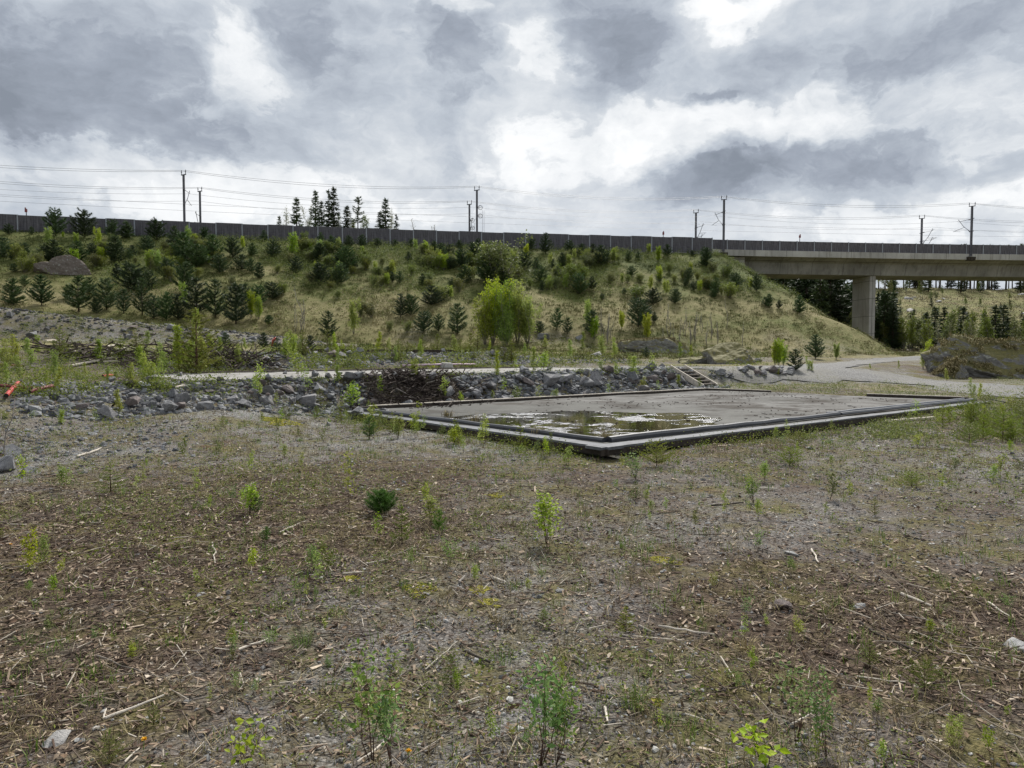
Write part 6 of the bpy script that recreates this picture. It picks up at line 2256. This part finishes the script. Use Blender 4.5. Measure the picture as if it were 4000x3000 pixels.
MARKS_YARD = [(400, 1400, 'the plank pile'), (80, 1540, 'the red pipes'), (850, 1400, 'the brush heap'), (1000, 1545, 'the broken stone heap'), (1500, 1540, 'the brushwood'), (2200, 1490, 'the bank rocks'), (2720, 1480, 'the timber steps'),
              (2950, 1465, 'the small stone heap'), (1420, 1620, 'the pad\'s left corner'), (1900, 1720, 'the pad\'s left side'), (2405, 1790, 'the pad\'s near corner'), (3000, 1700, 'the pad\'s right side'),
              (3800, 1590, 'the pad\'s right corner'), (1000, 1375, 'the salmon pipe end'), (1400, 1375, 'the low foundation'), (1780, 1428, 'the pink pipe'), (2050, 1400, 'the stone row\'s right end'), (2350, 1395, 'the road end'),
              (760, 1480, 'the tall larch'), (1300, 1460, 'the upper pad'), (2200, 1450, 'the upper pad\'s right part'), (300, 1720, 'the left rubble'), (3900, 1700, 'the right thicket'), (3450, 1440, 'the road fork'), (600, 1330, 'the berm foot'), (150, 1350, 'the left berm'),
              (1490, 1980, 'the green pine tuft'), (2135, 2100, 'the lone birch seedling'), (1370, 1900, 'the tall thin birch'), (3560, 1900, 'the dark spruce bush'), (2850, 1980, 'the dark level branch'), (3085, 2172, 'the flat pale stone'),
              (520, 2780, 'the thick white stick'), (1860, 2580, 'the rotten wood chunk'), (3045, 2372, 'the rounded grey rock'), (1640, 2305, 'the yellow moss'), (300, 2050, 'the dark left litter'), (700, 2250, 'the left litter'), (1100, 2500, 'the short bleached stick'),
              (2270, 2590, 'the short log'), (3470, 2510, 'the long dark branch'), (2110, 2900, 'the bottom willow clump'), (3110, 2800, 'the right willow shoots'), (2600, 2200, 'the middle gravel'), (3700, 2150, 'the right gravel'), (700, 1900, 'the edge of the litter'), (2500, 1950, 'the pad forecourt'), (200, 2900, 'the flat corner rock')]
MARKS_FAR = [(3000, 1100, 'the abutment'), (3150, 1100, 'the first span'), (3370, 1250, 'the bridge pier'), (3560, 1200, 'the pale hillside rocks'), (3750, 1230, 'the brown clearing'), (3990, 1230, 'the second pier'), (3720, 1110, 'the hill above the clearing'), (3500, 1110, 'the hill above the rocks'), (3900, 1110, 'the right hill top')]
MARKS = {'slope': MARKS_SLOPE, 'yard': MARKS_YARD, 'front': MARKS_YARD, 'rock': MARKS_YARD + MARKS_SLOPE[10:11], 'far': MARKS_FAR}
ORD = ['first', 'second', 'third', 'fourth', 'fifth', 'sixth', 'seventh', 'eighth', 'ninth', 'tenth', 'eleventh', 'twelfth']


def rel(px, py, mx, my, zone):
    dx, dy = px - mx, (py - my) * 2.0
    if abs(dx) < 22 and abs(dy) < 22:
        return 'right by'
    if abs(dx) >= abs(dy):
        return 'left of' if dx < 0 else 'right of'
    return ('below' if zone == 'slope' else 'in front of') if dy > 0 else ('above' if zone == 'slope' else 'behind')


def finish_labels():
    buckets = {}
    for (o, (colour, kind, zone), (px, py), size, loc) in AUTO:
        best = min(MARKS[zone], key=lambda m: abs(px - m[0]) + 2.2 * abs(py - m[1]))
        assert 1
        key = (colour, kind, rel(px, py, best[0], best[1], zone), best[2])
        buckets.setdefault(key, []).append((px, py, size, o))
    for (colour, kind, r, mark), L in buckets.items():
        mark = mark.replace('the birch thicket', 'the thicket') if 'thicket' in kind else mark
        n = len(L)
        by = sorted(L, key=lambda k: -k[2])
        if n == 1:
            L[0][3]['label'] = f'{colour} {kind} {r} {mark}'
        elif n == 2:
            by[0][3]['label'] = f'larger {colour} {kind} {r} {mark}'
            by[1][3]['label'] = f'smaller {colour} {kind} {r} {mark}'
        else:
            by[0][3]['label'] = f'largest {colour} {kind} {r} {mark}'
            by[-1][3]['label'] = f'smallest {colour} {kind} {r} {mark}'
            rest = sorted(by[1:-1], key=lambda k: k[0])
            if len(rest) == 1:
                rest[0][3]['label'] = f'middle-sized {colour} {kind} {r} {mark}'
                continue
            if len(rest) > 5:
                rest2 = sorted(rest, key=lambda k: -k[1])
                hf = len(rest2) // 2
                sets = [('nearer', sorted(rest2[:hf], key=lambda k: k[0])), ('farther', sorted(rest2[hf:], key=lambda k: k[0]))]
            else:
                sets = [('medium', rest)]
            for w, S in sets:
                for i, k in enumerate(S):
                    pos = 'leftmost' if i == 0 else 'rightmost' if i == len(S) - 1 else (ORD[i] + ' from left') if i < 12 else f'{i + 1}th from left'
                    if len(S) == 1:
                        k[3]['label'] = f'{w} {colour} {kind} {r} {mark}'
                    else:
                        k[3]['label'] = f'{pos} {w} {colour} {kind} {r} {mark}'


finish_labels()
